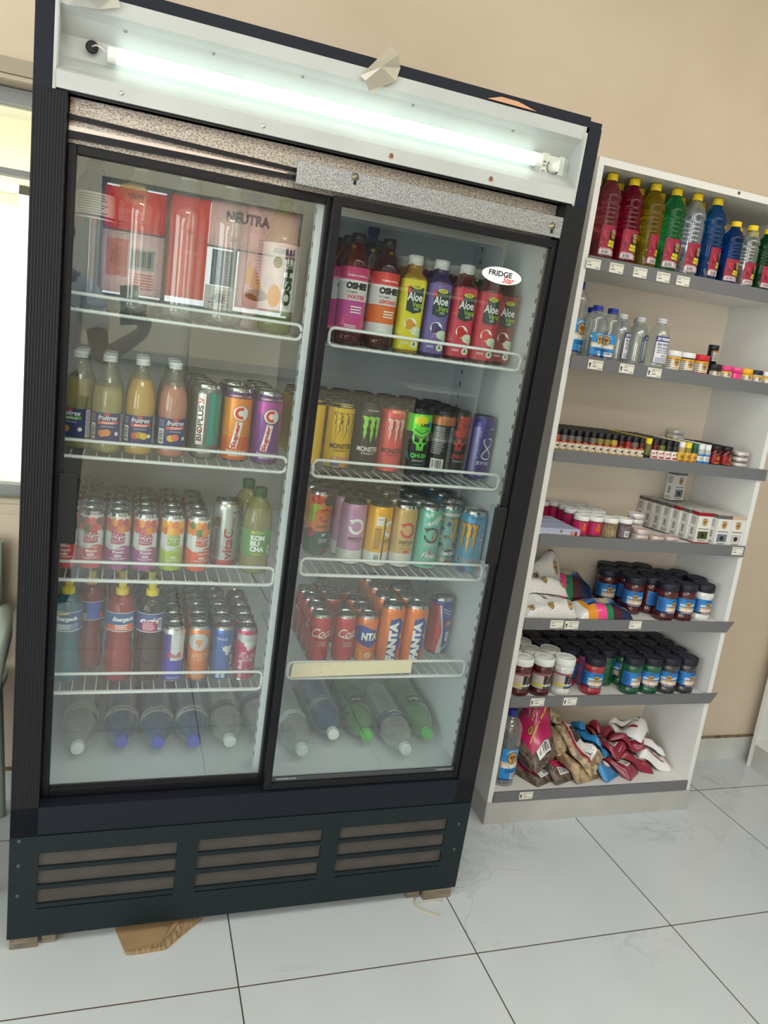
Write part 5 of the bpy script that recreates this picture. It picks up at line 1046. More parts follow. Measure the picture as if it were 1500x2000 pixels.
for k, (x, y, rz) in enumerate(((.334, .045, 0), (.300, .102, .9), (.334, .160, .9), (.300, .218, .9), (.267, .160, .9), (.234, .102, .75), (.234, .218, .9), (.201, .160, .9))):
    put(C['prem'], SM, (x, y, Z), rz, ('clear bottle with white cap, its white sea water label facing out', 'white-capped sea water bottle tucked behind the front-facing one', 'white-capped sea water bottle third back behind the front-facing one', 'white-capped sea water bottle against the back panel, near the jars', 'white-capped sea water bottle in the middle of the packed group', 'white-capped sea water bottle nearest the blue-capped bottles, in front', 'white-capped sea water bottle against the back panel, near blue caps', 'white-capped sea water bottle behind the one nearest the blue caps')[k] + ', second shelf', 'bottle', gp)
# ---- jars
def jar(r, h, body, lid, lab, items, lidh=.018, trans=0, ribl=True, name='jar', seg=32, lz=(.14, .72), rough=.3, mt=None):
    prof = [(r * .86, 0), (r * .97, .003), (r, .008), (r, h * lz[0]), (r * .965, h * lz[0] + .003), (r * .965, h * lz[1]), (r, h * lz[1] + .003), (r * .96, h - lidh - .006), (r * .86, h - lidh - .001), (r * .86, h - lidh)]
    g = G(); g.lathe(prof, mt or mat(body, rough, 0, trans, 0, 1.4, .5), seg); o = g.build(name)
    g = G(); g.lathe([(r * .97, h - lidh), (r * .985, h - lidh + .001), (r * .985, h - .002), (r * .93, h), (r * .80, h), (r * .78, h - .0012), (.0001, h - .0012)], mat(lid, .45), seg); g.build('lid', o)
    if items is not None:
        g = G(); z0, z1 = h * lz[0] * 1000 + 3, h * lz[1] * 1000 - 1; R = r * .968
        g.art(([full(R, z0, z1, lab)] if lab else []) + list(items(z0, z1, R * 1000)), lambda u, v, o_: cyl(R)(u, v, o_ + .0003), 2 * PI * R / seg); g.build('label', o)
    return o
def small_lab(main, w=1.0):
    return lambda a, b, R: [('r', -R * 1.3, R * 1.3, a, b, (226, 220, 206)), ('r', -R * 1.3, R * 1.3, a + (b - a) * .78, b, main), ('elephant', 0, a + (b - a) * .52, (b - a) * .26, (60, 40, 20)), ('ln', -R * 1.2, -R * .6, a + 2, b - 4, 5, (90, 80, 70)), ('ln', R * .5, R * 1.2, a + 2, b - 6, 5, (90, 80, 70)), ('ln', -R * .5, R * .5, a + 1, a + (b - a) * .16, 1, main)]
YEL = (224, 170, 40)
C['j_white'] = jar(.0255, .066, (206, 196, 180), (232, 232, 230), None, small_lab(YEL), .02, name='small_jar')
C['j_navy'] = jar(.0255, .066, (30, 40, 90), (232, 232, 230), None, small_lab(YEL), .02, name='small_jar')
C['j_red'] = jar(.0255, .066, (176, 40, 30), (200, 26, 50), None, small_lab(YEL), .02, name='small_jar')
C['t_black'] = jar(.021, .045, (40, 34, 30), (26, 26, 30), None, small_lab((60, 50, 40)), .014, name='small_tub', lz=(.1, .62))
C['t_pink'] = jar(.021, .045, (220, 60, 120), (226, 70, 130), None, small_lab((230, 200, 60)), .014, name='small_tub', lz=(.1, .62))
C['t_hot'] = jar(.019, .044, (240, 60, 140), (240, 90, 150), None, None, .013, name='small_tub')
C['t_yel'] = jar(.021, .045, (206, 150, 40), (236, 176, 30), None, small_lab((230, 200, 60)), .014, name='small_tub', lz=(.1, .62))
C['t_nav'] = jar(.021, .045, (216, 206, 190), (26, 30, 50), None, small_lab(YEL), .014, name='small_tub', lz=(.1, .62))
C['t_wht'] = jar(.021, .045, (206, 176, 90), (226, 228, 226), None, small_lab(YEL), .014, name='small_tub', lz=(.1, .62))
for kind, x, y, l in (('j_white', .398, .045, 'small jar with white cap and tan contents, beside the white-labelled bottle'), ('j_navy', .450, .045, 'small navy jar with white cap'), ('j_red', .503, .045, 'small jar with red cap and red contents')):
    put(C[kind], SM, (x, y, Z), 0, l + ', second shelf', 'jar', 'small capped jars')
TB = [('t_black', .556, 'black tub under the tall dark bottle'), ('t_pink', .599, 'magenta tub with pink lid'), ('t_hot', .640, 'plain hot pink tub'), ('t_yel', .681, 'yellow-lidded amber tub'), ('t_nav', .722, 'navy-lidded pale tub'), ('t_wht', .762, 'white-lidded tub by the right panel')]
for kind, x, l in TB:
    put(C[kind], SM, (x, .040, Z), 0, l + ', second shelf, front row', 'tub', 'small tubs')
for kind, x, l in TB: put(C[kind], SM, (x, .086, Z), 0, l + ', second shelf, back row', 'tub', 'small tubs')
C['dropper'] = jar(.0165, .058, (26, 26, 28), (24, 26, 26), None, lambda a, b, R: [('r', -R * .7, R * .9, a, b, (206, 200, 186)), ('r', -R * .7, R * .9, b - 6, b, (206, 150, 50)), ('ln', -R * .6, R * .8, a + 2, b - 8, 6, (90, 90, 90)), ('ln', -8, 8, b - 5, b - 1, 1, K)], .013, name='dark_bottle', lz=(.1, .72))
put(C['dropper'], SM, (.560, .066, Z + .0453), .1, 'small black bottle standing on top of the black tub', 'bottle')
# ---- vials on the third shelf
def vial(body, cap, kind=0, seg=16):
    r, h = .0118, .066
    g = G(); g.lathe([(r * .9, 0), (r, .002), (r, .046), (r * .7, .050)], mat(body, .2, 0, .3, 0, 1.4), seg); o = g.build('oil_vial')
    g = G(); g.lathe([(r * .88, .049), (r * .9, .065), (r * .8, .066)], mat(cap, .45), seg); g.build('cap', o)
    g = G(); R = r
    if kind == 0: it = [full(R, 3, 32, (222, 214, 196)), full(R, 27, 33, (160, 30, 34)), full(R, 3, 8, (206, 166, 90)), ('elephant', -3, 29, 4), ('e', 3, 17, 4, 3.5, (60, 40, 30)), ('l', [(-6, 14), (4, 20), (8, 15)], 1.4, (50, 36, 30))]
    elif kind == 1: it = [full(R, 3, 32, (232, 228, 222)), ('e', -6, 22, 3, 3, (206, 30, 40)), ('elephant', 3, 24, 4), ('r', -9, 9, 8, 13, (190, 30, 44))]
    elif kind == 2: it = [full(R, 3, 34, (220, 176, 60)), ('elephant', 0, 20, 7), ('r', -9, 9, 6, 9, (160, 30, 30))]
    elif kind == 3: it = [full(R, 3, 34, (232, 232, 230)), full(R, 3, 12, (40, 120, 190)), full(R, 28, 34, (40, 120, 190)), ('ln', -8, 8, 14, 26, 4, (90, 100, 120))]
    elif kind == 4: it = [full(R, 3, 34, (190, 26, 30)), ('elephant', 0, 24, 5), ('ln', -8, 8, 8, 15, 2, (236, 190, 60))]
    else: it = [full(R, 3, 14, (28, 28, 28))]
    g.art(it, cyl(R), 2 * PI * R / seg); g.build('label', o)
    return o
VK = {'a': ((186, 96, 80), BLACK, 0), 'b': ((120, 116, 108), BLACK, 0), 'c': ((150, 140, 60), BLACK, 0), 'd': ((206, 176, 60), BLACK, 0), 'e': ((170, 40, 26), BLACK, 0), 'f': ((90, 26, 26), BLACK, 0), 'g': ((60, 60, 64), BLACK, 0),
      'y': ((120, 120, 60), (236, 206, 30), 5), 'h': ((110, 20, 20), BLACK, 1), 'i': ((120, 120, 50), BLACK, 1), 'j': ((46, 50, 52), BLACK, 1), 'k': ((206, 176, 120), (226, 228, 226), 2), 'l': ((160, 140, 60), (236, 206, 30), 2), 'm': ((30, 90, 60), (20, 90, 66), 2), 'n': ((206, 210, 210), (224, 228, 228), 3), 'o': ((140, 20, 26), BLACK, 4)}
VD = {'a': 'pink oil', 'b': 'clear oil', 'c': 'olive oil', 'd': 'yellow oil', 'e': 'orange-red oil', 'f': 'dark red oil', 'g': 'smoky oil', 'y': 'olive yellow-capped', 'h': 'deep red heart-label', 'i': 'olive heart-label', 'j': 'dark heart-label', 'k': 'tan white-capped', 'l': 'yellow-capped gold-label', 'm': 'green-capped', 'n': 'white-capped blue-label', 'o': 'red-label'}
for k, (b, c, q) in VK.items(): C['v' + k] = vial(b, c, q)
seq = 'abbbgbccdfebf' + 'yhijj' + 'klmnn'
Z = SH['C'] + .0005
gv = 'small oil vials on the third shelf'
for i, kd in enumerate(seq):
    x = .034 + i * .0252; nr = 9 if i < 18 else 6
    for j in range(nr):
        lab = f'{VD[kd]} vial, {NTH[i]} along from the left panel, ' + (f'{NTH[j]} back' if j else 'front row')
        put(C['v' + kd], SM, (x, .030 + j * .0262, Z), random.Random(i * 9 + j).uniform(-.5, .5) if j else 0, lab, 'vial', gv)
C['beads'] = jar(.019, .066, (58, 14, 18), (26, 24, 26), None, lambda a, b, R: [full(R / 1000, a, a + (b - a) * .62, (146, 22, 26)), ('elephant', 0, a + (b - a) * .42, 6), ('ln', -10, 10, a + 2, a + 6, 1, (226, 180, 50))] + [('e', -30 + (q * 13) % 60, b - 4 - (q % 3) * 5, 2.2, 2.2, (170, 76, 72)) for q in range(16)], .015, name='small_jar', lz=(.06, .8))
for j in range(4):
    put(C['beads'], SM, (.630, .040 + j * .046, Z), 0, f'black-capped jar of red beads beside the blue-label vials, {NTH[j]} back', 'jar', 'bead jars')
    put(C['beads'], SM, (.673, .040 + j * .046, Z), .3, f'black-capped jar of red beads beside the silver tins, {NTH[j]} back', 'jar', 'bead jars')
def tin(r, h, lidc, side):
    g = G(); g.lathe([(r * .94, 0), (r * .97, .001), (r * .97, h * .5)], mat(side, .3, .6), 32); o = g.build('tin')
    g = G(); g.lathe([(r, h * .45), (r, h - .001), (r * .97, h), (r * .9, h), (r * .89, h - .0008), (.0001, h - .0008)], mat(lidc, .35, .2), 32); g.build('lid', o); return o
C['tin_s'] = tin(.0265, .018, (206, 196, 192), (150, 152, 156)); C['tin_w'] = tin(.0265, .018, (226, 226, 224), (222, 222, 220)); C['tin_p'] = tin(.0275, .019, (206, 186, 180), (216, 212, 210))
for q, (x, y, n) in enumerate(((.735, .045, 3),)):
    for k in range(n): put(C['tin_s'], SM, (x, y, Z + k * .0182), 0, f'silver tin, {("bottom", "middle", "top")[k]} of the stack beside the red bead jars', 'tin', 'round tins on the third shelf')
for k in range(2): put(C['tin_w'], SM, (.7535, .1005, Z + k * .0182), 0, f'white tin, {("bottom", "top")[k]} of the short stack near the right panel', 'tin', 'round tins on the third shelf')
for k in range(5): put(C['tin_w'], SM, (.6405, .262, Z + k * .0182), 0, f'pale tin, {("bottom", "second", "middle", "fourth", "topmost")[k]} of the tall rear stack on third shelf', 'tin', 'round tins on the third shelf')
# ---- fourth shelf: collar boxes, jars, tins, tonic boxes
Z = SH['D'] + .0005
g = G(); g.box(-.07, .07, -.03, .03, 0, .026, mat((176, 186, 210), .4))
g.art([('r', -69.5, 69.5, .6, 25.5, (196, 200, 214)), ('r', -69.5, 69.5, 15, 25.5, (170, 184, 210)), ('elephant', 4, 17, 4.5, (60, 50, 80)), ('t', 'COPPER TEETHING COLLAR', -12, 6, 92, 5, (60, 56, 90)), ('e', 42, 12, 6, 10, (206, 140, 110)), ('e', 56, 11, 6, 9, (150, 70, 56))], plane((0, -.03, 0), (1, 0, 0), (0, 0, 1)))
g.layer = 0; g.art([('ln', -60, 60, -24, 24, 6, (150, 160, 186))], plane((0, 0, .026), (1, 0, 0), (0, 1, 0)))
C['collar'] = g.build('collar_box')
for k, l in enumerate(('flat pale blue teething collar box lying at the shelf edge by the left panel', 'pale blue collar box lying second from the shelf edge', 'pale blue collar box lying third back against the jars')):
    put(C['collar'], SM, (.091, .036 + .0625 * k, Z), 0, l, 'box', 'collar boxes')
M_HERB = noisy('dried_herbs', (96, 84, 60), (176, 160, 120), 260, 4, .7); M_MIX = noisy('mixed_pieces', (120, 60, 60), (110, 120, 130), 160, 3, .5)
C['j_pink'] = jar(.0245, .066, (110, 66, 50), (232, 232, 230), None, lambda a, b, R: [full(R / 1000, a, b, (186, 30, 90)), ('e', 0, (a + b) / 2, 8, 10, (206, 90, 40)), ('elephant', 0, b - 8, 5), ('b', 22, 32, a + 4, b - 6, 1)], .017, name='herb_jar', lz=(.08, .74))
C['j_herb'] = jar(.0265, .066, None, (232, 232, 230), None, None, .017, name='herb_jar', mt=M_HERB)
C['j_mix'] = jar(.0245, .066, None, (232, 232, 230), None, lambda a, b, R: [('r', -10, 8, a, a + (b - a) * .5, (214, 216, 216)), ('ln', -8, 6, a + 3, a + (b - a) * .4, 3, (60, 60, 70)), ('t', 'BLEND', 14, a + 6, 14, 5, K)], .017, name='herb_jar', mt=M_MIX, lz=(.08, .74))
gj2 = 'white-lidded herb jars'
R1 = [('j_pink', .181, 'pink-label jar next to the collar boxes'), ('j_pink', .2315, 'pink-label jar beside the dried herb jar'), ('j_herb', .286, 'unlabelled jar of pale dried herbs'), ('j_mix', .341, 'jar of mixed pieces with white sticker')]
for kd, x, l in R1: put(C[kd], SM, (x, .042, Z), 0, l + ', front row of fourth shelf', 'jar', gj2)
for j in range(1, 5):
    for i in range(6 - (j == 1)):
        x = .052 + i * .0515 + .012 * (j % 2)
        if j <= 3 and x < .19: continue
        put(C['j_pink' if (i + j) % 4 else 'j_mix'], SM, (x, .042 + j * .052, Z), .4 * i, f'white-lidded jar on the fourth shelf, {NTH[i]} along in its row, {NTH[j]} row from the front', 'jar', gj2)
gt = 'round tins on the fourth shelf'
for (x, y, n, c, where) in ((.402, .036, 2, 'tin_p', 'beside the mixed jar'), (.419, .096, 4, 'tin_w', 'behind the front tins'), (.463, .034, 1, 'tin_p', 'before the tonic boxes'), (.520, .036, 1, 'tin_p', 'nearest the red-banded box'), (.362, .098, 3, 'tin_w', 'behind the mixed jar')):
    for k in range(n): put(C[c], SM, (x, y, Z + k * .0192), 0, f'round {"pinkish" if c == "tin_p" else "white"} tin {where} on fourth shelf, {NTH[k]} from the bottom', 'tin', gt)
def tonic(band, pic, name='tonic_box'):
    w, d, h = .056, .036, .105; g = G(); g.box(-w / 2, w / 2, -d / 2, d / 2, 0, h, mat((222, 220, 214), .45))
    g.art([('r', -28, 28, 93, 105, band), ('r', -28, 28, 0, 5, band), ('elephant', 0, 72, 10, (60, 40, 20)), ('ln', -22, 22, 48, 53, 1, (70, 60, 50)), ('r', -20, 20, 16, 42, pic), ('e', 0, 28, 8, 8, (40, 40, 30)), ('ln', -16, 16, 8, 13, 1, (90, 80, 70))], plane((0, -d / 2, 0), (1, 0, 0), (0, 0, 1)))
    g.layer = 0; g.art([('r', -18, 18, 93, 105, band), ('r', -18, 18, 0, 4, band), ('ln', -14, 8, 62, 88, 9, (110, 108, 100)), ('b', -12, 6, 24, 56, 1), ('ln', -14, 10, 8, 18, 3, (110, 108, 100))], plane((-w / 2, 0, 0), (0, -1, 0), (0, 0, 1)))
    g.layer = 0; g.art([('ln', -20, 20, -14, 14, 3, (190, 186, 178))], plane((0, 0, h), (1, 0, 0), (0, 1, 0)))
    return g.build(name)
C['tb_grey'] = tonic((96, 94, 94), (110, 120, 140)); C['tb_red'] = tonic((150, 26, 36), (70, 80, 40)); C['tb_tan'] = tonic((206, 176, 150), (190, 190, 186))
gb2 = 'tonic boxes'
for i in range(3):
    for k in range(7):
        y = (.046 if i == 0 else .021) + .0372 * k; x = .6395 + .057 * i - (.0075 * k if i == 0 else .0055 * k)
        kd = 'tb_red' if i == 0 and k in (0, 2) else ('tb_tan' if i == 2 and k == 0 else 'tb_grey')
        put(C[kd], SM, (x, y, Z), 0, f'{ {"tb_red": "red-banded", "tb_tan": "tan-banded", "tb_grey": "grey-banded"}[kd]} tonic box, {NTH[i]} file from the tins, {NTH[k]} from the front', 'box', gb2)
put(C['tb_grey'], SM, (.655, .222, Z + .1056), .22, 'single grey-banded tonic box standing on top of the other boxes', 'box', gb2)
# ---- jars of salt
def salt(c, c2=None, lidc=(30, 31, 46), kind='sea', spin=0):
    r, h = .0345, .127
    prof = [(r * .86, 0), (r * .98, .004), (r, .010), (r, .020), (r * .92, .025), (r * .955, .029), (r * .955, .078), (r * .92, .082), (r, .087), (r * .98, .098), (r * .86, .103), (r * .86, .106)]
    m = noisy('salt%d' % len(C), c, c2 or c, 90, 3, .3, 0, .4, .62); m.node_tree.nodes['Principled BSDF'].inputs['Coat Weight'].default_value = .7
    g = G(); g.lathe(prof, m, 36); o = g.build('salt_jar')
    g = G(); lm = mat(lidc, .5)
    g.lathe([(r * .97, .103), (r, .105), (r, .123), (r * .96, .127), (r * .88, .127), (r * .85, .1255), (r * .5, .1252), (r * .46, .1262), (.0001, .1262)], lm, 36); g.build('lid', o)
    R = r * .957; q = R * 1000; g = G()
    if kind == 'sea': it = [('r', -q * 1.75, q * 1.2, 28, 79, (40, 120, 190)), ('p', [(-q * .7, 52), (q * 1.2, 56), (q * 1.2, 64), (-q * .7, 60)], (176, 206, 226)), ('r', -q * .7, q * 1.2, 34, 50, (206, 176, 140)), ('elephant', 4, 60, 10, (30, 40, 60)), ('t', 'SEA SALT', 4, 41, 46, 8, WH, {'b': .04}), ('r', -q * 1.75, q * 1.2, 28, 33.5, (24, 30, 80)), ('t', 'COARSE GRANULES', 4, 30.8, 40, 2.8, WH), ('ln', -q * 1.6, -q * .85, 38, 74, 8, (20, 60, 120)), ('l', [(-q * .7, 66), (q * 1.2, 70)], 2, (60, 150, 210))]
    else: it = [('r', -q * 1.6, q * 1.6, 28, 79, (66, 50, 54)), ('r', -q * 1.6, -10, 28, 72, (186, 178, 172)), ('r', -q * 1.6, q * 1.6, 73, 79, (150, 90, 104)), ('r', -8, 26, 30, 70, (50, 38, 40)), ('l', [(0, 34), (4, 66)], 2, (150, 140, 140)), ('l', [(10, 34), (8, 66)], 2, (130, 120, 120)), ('l', [(18, 34), (22, 66)], 2.5, (150, 140, 140)), ('elephant', 8, 72, 5), ('t', 'AURA SALT', 8, 40, 42, 8, WH, {'b': .05}), ('r', -q * 1.6, -10, 34, 42, (200, 190, 60)), ('l', [(-8, 32), (28, 32)], 3, (50, 110, 110)), ('e', -24, 54, 8, 10, (190, 180, 170))]
    sp = math.radians(spin)
    g.art(it, lambda u, v, o_: cyl(R)(u + sp * R, v, o_ + .0003), 2 * PI * R / 36); g.build('label', o)
    return o
C['s_red'] = salt((62, 18, 20), (88, 32, 33)); C['s_white'] = salt((206, 206, 206), (232, 232, 230)); C['s_rose'] = salt((142, 32, 42), (178, 62, 70), spin=-24); C['s_green'] = salt((20, 76, 50), (34, 100, 66)); C['s_black'] = salt((44, 44, 48), (72, 72, 76), spin=-6)
C['s_mix'] = salt((190, 80, 130), (60, 110, 160)); C['s_ared'] = salt((66, 16, 22), (92, 28, 33), (232, 234, 232), 'aura'); C['s_awhite'] = salt((206, 206, 204), (230, 230, 228), (232, 234, 232), 'aura')
Z = SH['E'] + .0005; g5 = 'salt jars on the fifth shelf'; g6 = 'salt jars on the sixth shelf'
for kd, x, y, rz, l in (('s_red', .566, .045, .15, 'dark red salt jar in front, nearest the salt bags'), ('s_red', .641, .045, -.35, 'dark red salt jar in front, beside the white one'), ('s_white', .714, .047, -.05, 'white salt jar in front by the right panel'),
    ('s_red', .478, .107, -.45, 'dark red salt jar set back beside the striped bag'), ('s_red', .552, .1145, .9, 'dark red salt jar behind the first front jar'), ('s_red', .626, .1145, .9, 'dark red salt jar behind the middle front jar'), ('s_white', .742, .122, .6, 'white salt jar behind the white front jar'),
    ('s_red', .424, .184, -.3, 'dark red salt jar in the third row, nearest the bags'), ('s_red', .498, .184, .4, 'dark red salt jar in the third row, second along'), ('s_red', .571, .184, .8, 'dark red salt jar in the third row, third along'), ('s_red', .643, .184, .3, 'dark red salt jar in the third row, fourth along'), ('s_white', .716, .188, .3, 'white salt jar in the third row'),
    ('s_red', .463, .2535, .2, 'dark red salt jar against the back panel, first'), ('s_red', .536, .2535, .6, 'dark red salt jar against the back panel, second'), ('s_red', .609, .2535, .9, 'dark red salt jar against the back panel, third')):
    put(C[kd], SM, (x, y, Z), rz, l + ', fifth shelf', 'jar', g5)
Z = SH['F'] + .0005
for kd, x, y, rz, l in (('s_ared', .066, .048, .1, 'maroon salt jar with white lid at the left panel'), ('s_ared', .142, .047, .05, 'maroon salt jar with white lid, second along'), ('s_awhite', .220, .045, .05, 'white salt jar with white lid in the front row'),
    ('s_rose', .337, .050, .1, 'rose-red salt jar with dark lid standing apart'), ('s_green', .488, .050, .15, 'green salt jar showing its full front label'), ('s_green', .563, .050, -.6, 'green salt jar with label turned aside'), ('s_black', .637, .048, -.5, 'black salt jar next to the green jars'), ('s_black', .711, .050, .1, 'black salt jar at the end of the front row')):
    put(C[kd], SM, (x, .0445, Z), rz, l + ', sixth shelf', 'jar', g6)
for j, (y, xs) in enumerate(((.1175, (.058, .130, .203, .280, .353, .427, .500, .573, .646, .719)), (.184, (.058, .130, .203, .277, .350, .424, .497, .571, .644, .717)), (.2535, (.060, .134, .207, .281, .354, .428, .501, .575, .648, .722)))):
    for i, x in enumerate(xs):
        kd = ('s_ared', 's_awhite')[i % 2] if i < (3, 2, 2)[j] else ('s_rose' if i < 4 else ('s_mix' if i == 4 else ('s_green' if i < 7 else 's_black')))
        if j == 0 and i == 3: kd = 's_rose'
        w = 'white-lidded' if kd.startswith('s_a') else 'dark-lidded'
        put(C[kd], SM, (x, y + (.0 if j else -.003), Z), .7 * i, f'{w} salt jar, {NTH[j + 1]} row from the front, {NTH[i]} from the left panel, sixth shelf', 'jar', g6)
# ---- bags
def pillow(*a, **k): return (a, k)
def make_bag(spec, cx, cy, rz, H, lab, cat, grp, frame_b):
    '''plump soft bag draped over whatever lies below it; H is the height of the heap so far'''
    w, l, t, base, items, name, seed = spec[0]
    nx, ny = 18, 22
    rnd = random.Random(seed); ph = [(rnd.uniform(4, 11), rnd.uniform(0, 6), rnd.uniform(-1, 1), rnd.uniform(-1, 1)) for _ in range(5)]
    def th(u, v):
        a = max(0.0, 1 - abs(2 * u / w) ** 3.2); b = max(0.0, 1 - abs(2 * v / l) ** 4)
        s = sum(math.sin(f * (cx_ * u + cy_ * v) / w * 2.2 + p) for f, p, cx_, cy_ in ph) / 5
        return t * min(1.0, (a ** .55) * (b ** .6) * (.9 + .25 * s)) + .0012
    ca, sa = math.cos(rz), math.sin(rz)
    def xy(u, v): u = u * (1 - .04 * abs(2 * v / l) ** 2); return (u * ca - v * sa, u * sa + v * ca)
    C4 = [xy(a, b) for a in (-w / 2, w / 2) for b in (-l / 2, l / 2)]
    lo = [min(p[i] for p in C4) for i in (0, 1)]; hi = [max(p[i] for p in C4) for i in (0, 1)]
    cx = min(max(cx, frame_b[0] - lo[0]), frame_b[1] - hi[0]); cy = min(max(cy, frame_b[2] - lo[1]), frame_b[3] - hi[1])
    UU = [-w / 2 + w * i / nx for i in range(nx + 1)]; VV = [-l / 2 + l * j / ny for j in range(ny + 1)]
    S = [[0] * (nx + 1) for _ in VV]
    for j, v in enumerate(VV):
        for i, u in enumerate(UU):
            x, y = xy(u, v); k0, k1 = int((x + cx) / HC), int((y + cy) / HC)
            S[j][i] = max(H.top.get((k0 + p, k1 + q), H.z) for p in (-1, 0, 1) for q in (-1, 0, 1))
    B = [r[:] for r in S]
    for _i in range(14):
        N = [r[:] for r in B]
        for j in range(ny + 1):
            for i in range(nx + 1):
                nb = [B[q][p] for q, p in ((j - 1, i), (j + 1, i), (j, i - 1), (j, i + 1)) if 0 <= q <= ny and 0 <= p <= nx]
                N[j][i] = max(S[j][i], sum(nb) / len(nb))
        B = N
    def bot(u, v):
        fi = min(max((u + w / 2) / w * nx, 0), nx - 1e-6); fj = min(max((v + l / 2) / l * ny, 0), ny - 1e-6); i, j = int(fi), int(fj); p, q = fi - i, fj - j
        return (B[j][i] * (1 - p) + B[j][i + 1] * p) * (1 - q) + (B[j + 1][i] * (1 - p) + B[j + 1][i + 1] * p) * q
    z0 = H.z
    def up(u, v, o_): x, y = xy(u, v); return (x, y, bot(u, v) - z0 + th(u, v) + .0004 + o_)
    g = G(); vs = [up(u, v, 0) for v in VV for u in UU] + [xy(u, v) + (bot(u, v) - z0 + .0004,) for v in VV for u in UU]
    n1 = (nx + 1) * (ny + 1); fs = []
    for q in (0, 1):
        for j in range(ny):
            for i in range(nx):
                a = q * n1 + j * (nx + 1) + i; f = (a, a + 1, a + nx + 2, a + nx + 1); fs.append(f if q == 0 else f[::-1])
    bd = [i for i in range(nx + 1)] + [(nx + 1) * (j + 1) + nx for j in range(ny)] + [(nx + 1) * ny + nx - 1 - i for i in range(nx)] + [(nx + 1) * (ny - 1 - j) for j in range(ny - 1)]
    for i in range(len(bd)): a, b = bd[i], bd[(i + 1) % len(bd)]; fs.append((b, a, a + n1, b + n1))
    m = base if not isinstance(base, tuple) else mat(base, .3, coat=.5)
    g.add(vs, fs, m, True); o = g.build(name)
    if items:
        g = G(); g.art(items, lambda u, v, o_: up(u, v, o_ + .0008), .008, .008, rough=.3, coat=.4); g.build('label', o)
    for x, y, z in vs[:n1]:
        k = (int((x + cx) / HC), int((y + cy) / HC)); H.top[k] = max(H.top.get(k, H.z), z + z0 + .0042)
    put(o, SM, (cx, cy, z0), 0, lab, cat, grp)
    return o
def emblems(w, l, n=9, s=6):
    rnd = random.Random(4); it = []
    for k in range(n): it.append(('elephant', (-.36 + .36 * (k % 3)) * w, (-.36 + .34 * (k // 3)) * l, s, (90, 60, 30)))
    return it
BG = {}
GRAN = noisy('white_salt_bag', (206, 204, 200), (236, 236, 234), 300, 3, .3)
BG['b_white'] = pillow(.20, .13, .058, GRAN, emblems(200, 130, 9, 9) + [('p', [(-60, 20), (30, 34), (30, 46), (-60, 32)], (40, 70, 150)), ('p', [(-56, 23), (26, 36), (26, 43), (-56, 30)], (226, 226, 220))], 'salt_bag', 2)
st = [('r', -108, -78, -60, 60, (224, 224, 220)), ('r', -78, -40, -60, 60, (226, 150, 36)), ('r', -40, -4, -60, 60, (236, 70, 140)), ('r', -4, 22, -60, 60, (30, 130, 84)), ('r', 22, 58, -60, 60, (70, 26, 40)), ('r', 58, 100, -60, 60, (24, 44, 84))]
BG['b_stripe'] = pillow(.215, .12, .046, (60, 60, 80), st + [('p', [(-62, -26), (46, -26), (56, 26), (-54, 26)], (44, 120, 190)), ('p', [(-20, -14), (30, -14), (36, 24), (-14, 24)], (206, 190, 150)), ('elephant', 4, 12, 8), ('t', 'SEA SALT', 6, -8, 50, 10, WH, {'b': .04}), ('p', [(-62, -26), (46, -26), (48, -18), (-60, -18)], (24, 40, 100)), ('t', 'COARSE GRANULES', -6, -22, 60, 4, WH), ('b', 34, 50, 0, 22, 1)], 'salt_bag', 5)
HC = .005
class Heap:
    def __init__(s, z, x0, x1, y0=.004, y1=.289): s.z = z; s.b = (x0, x1, y0, y1); s.top = {}
    def drop(s, kind, x, y, rz, lab, grp, rx=0.0, ry=0.0): make_bag(BG[kind], x, y, rz, s, lab, 'bag', grp, s.b)
Z = SH['E'] + .002; gq = 'salt bags'
hp = Heap(SH['E'] + .001, .0205, .386)
hp.b = (.0205, .435, .004, .289)
hp.drop('b_stripe', .325, .068, .04, 'rainbow-striped sea salt bag lying in front', gq)
hp.b = (.0205, .386, .004, .289)
for kd, x, y, rz, l in (('b_stripe', .27, .226, .0, 'rainbow-striped salt bag lying behind the front striped one'), ('b_stripe', .262, .214, -.1, 'rainbow-striped salt bag resting on top of the rear striped bag'),
    ('b_white', .120, .075, .05, 'clear bag of white salt with elephant emblems, lowest at the left panel'), ('b_white', .115, .222, -.03, 'white salt bag with elephant emblems lying behind the lowest one'), ('b_white', .105, .150, .1, 'white salt bag with emblems on top of the pile by the left panel')):
    hp.drop(kd, x, y, rz, l, gq)
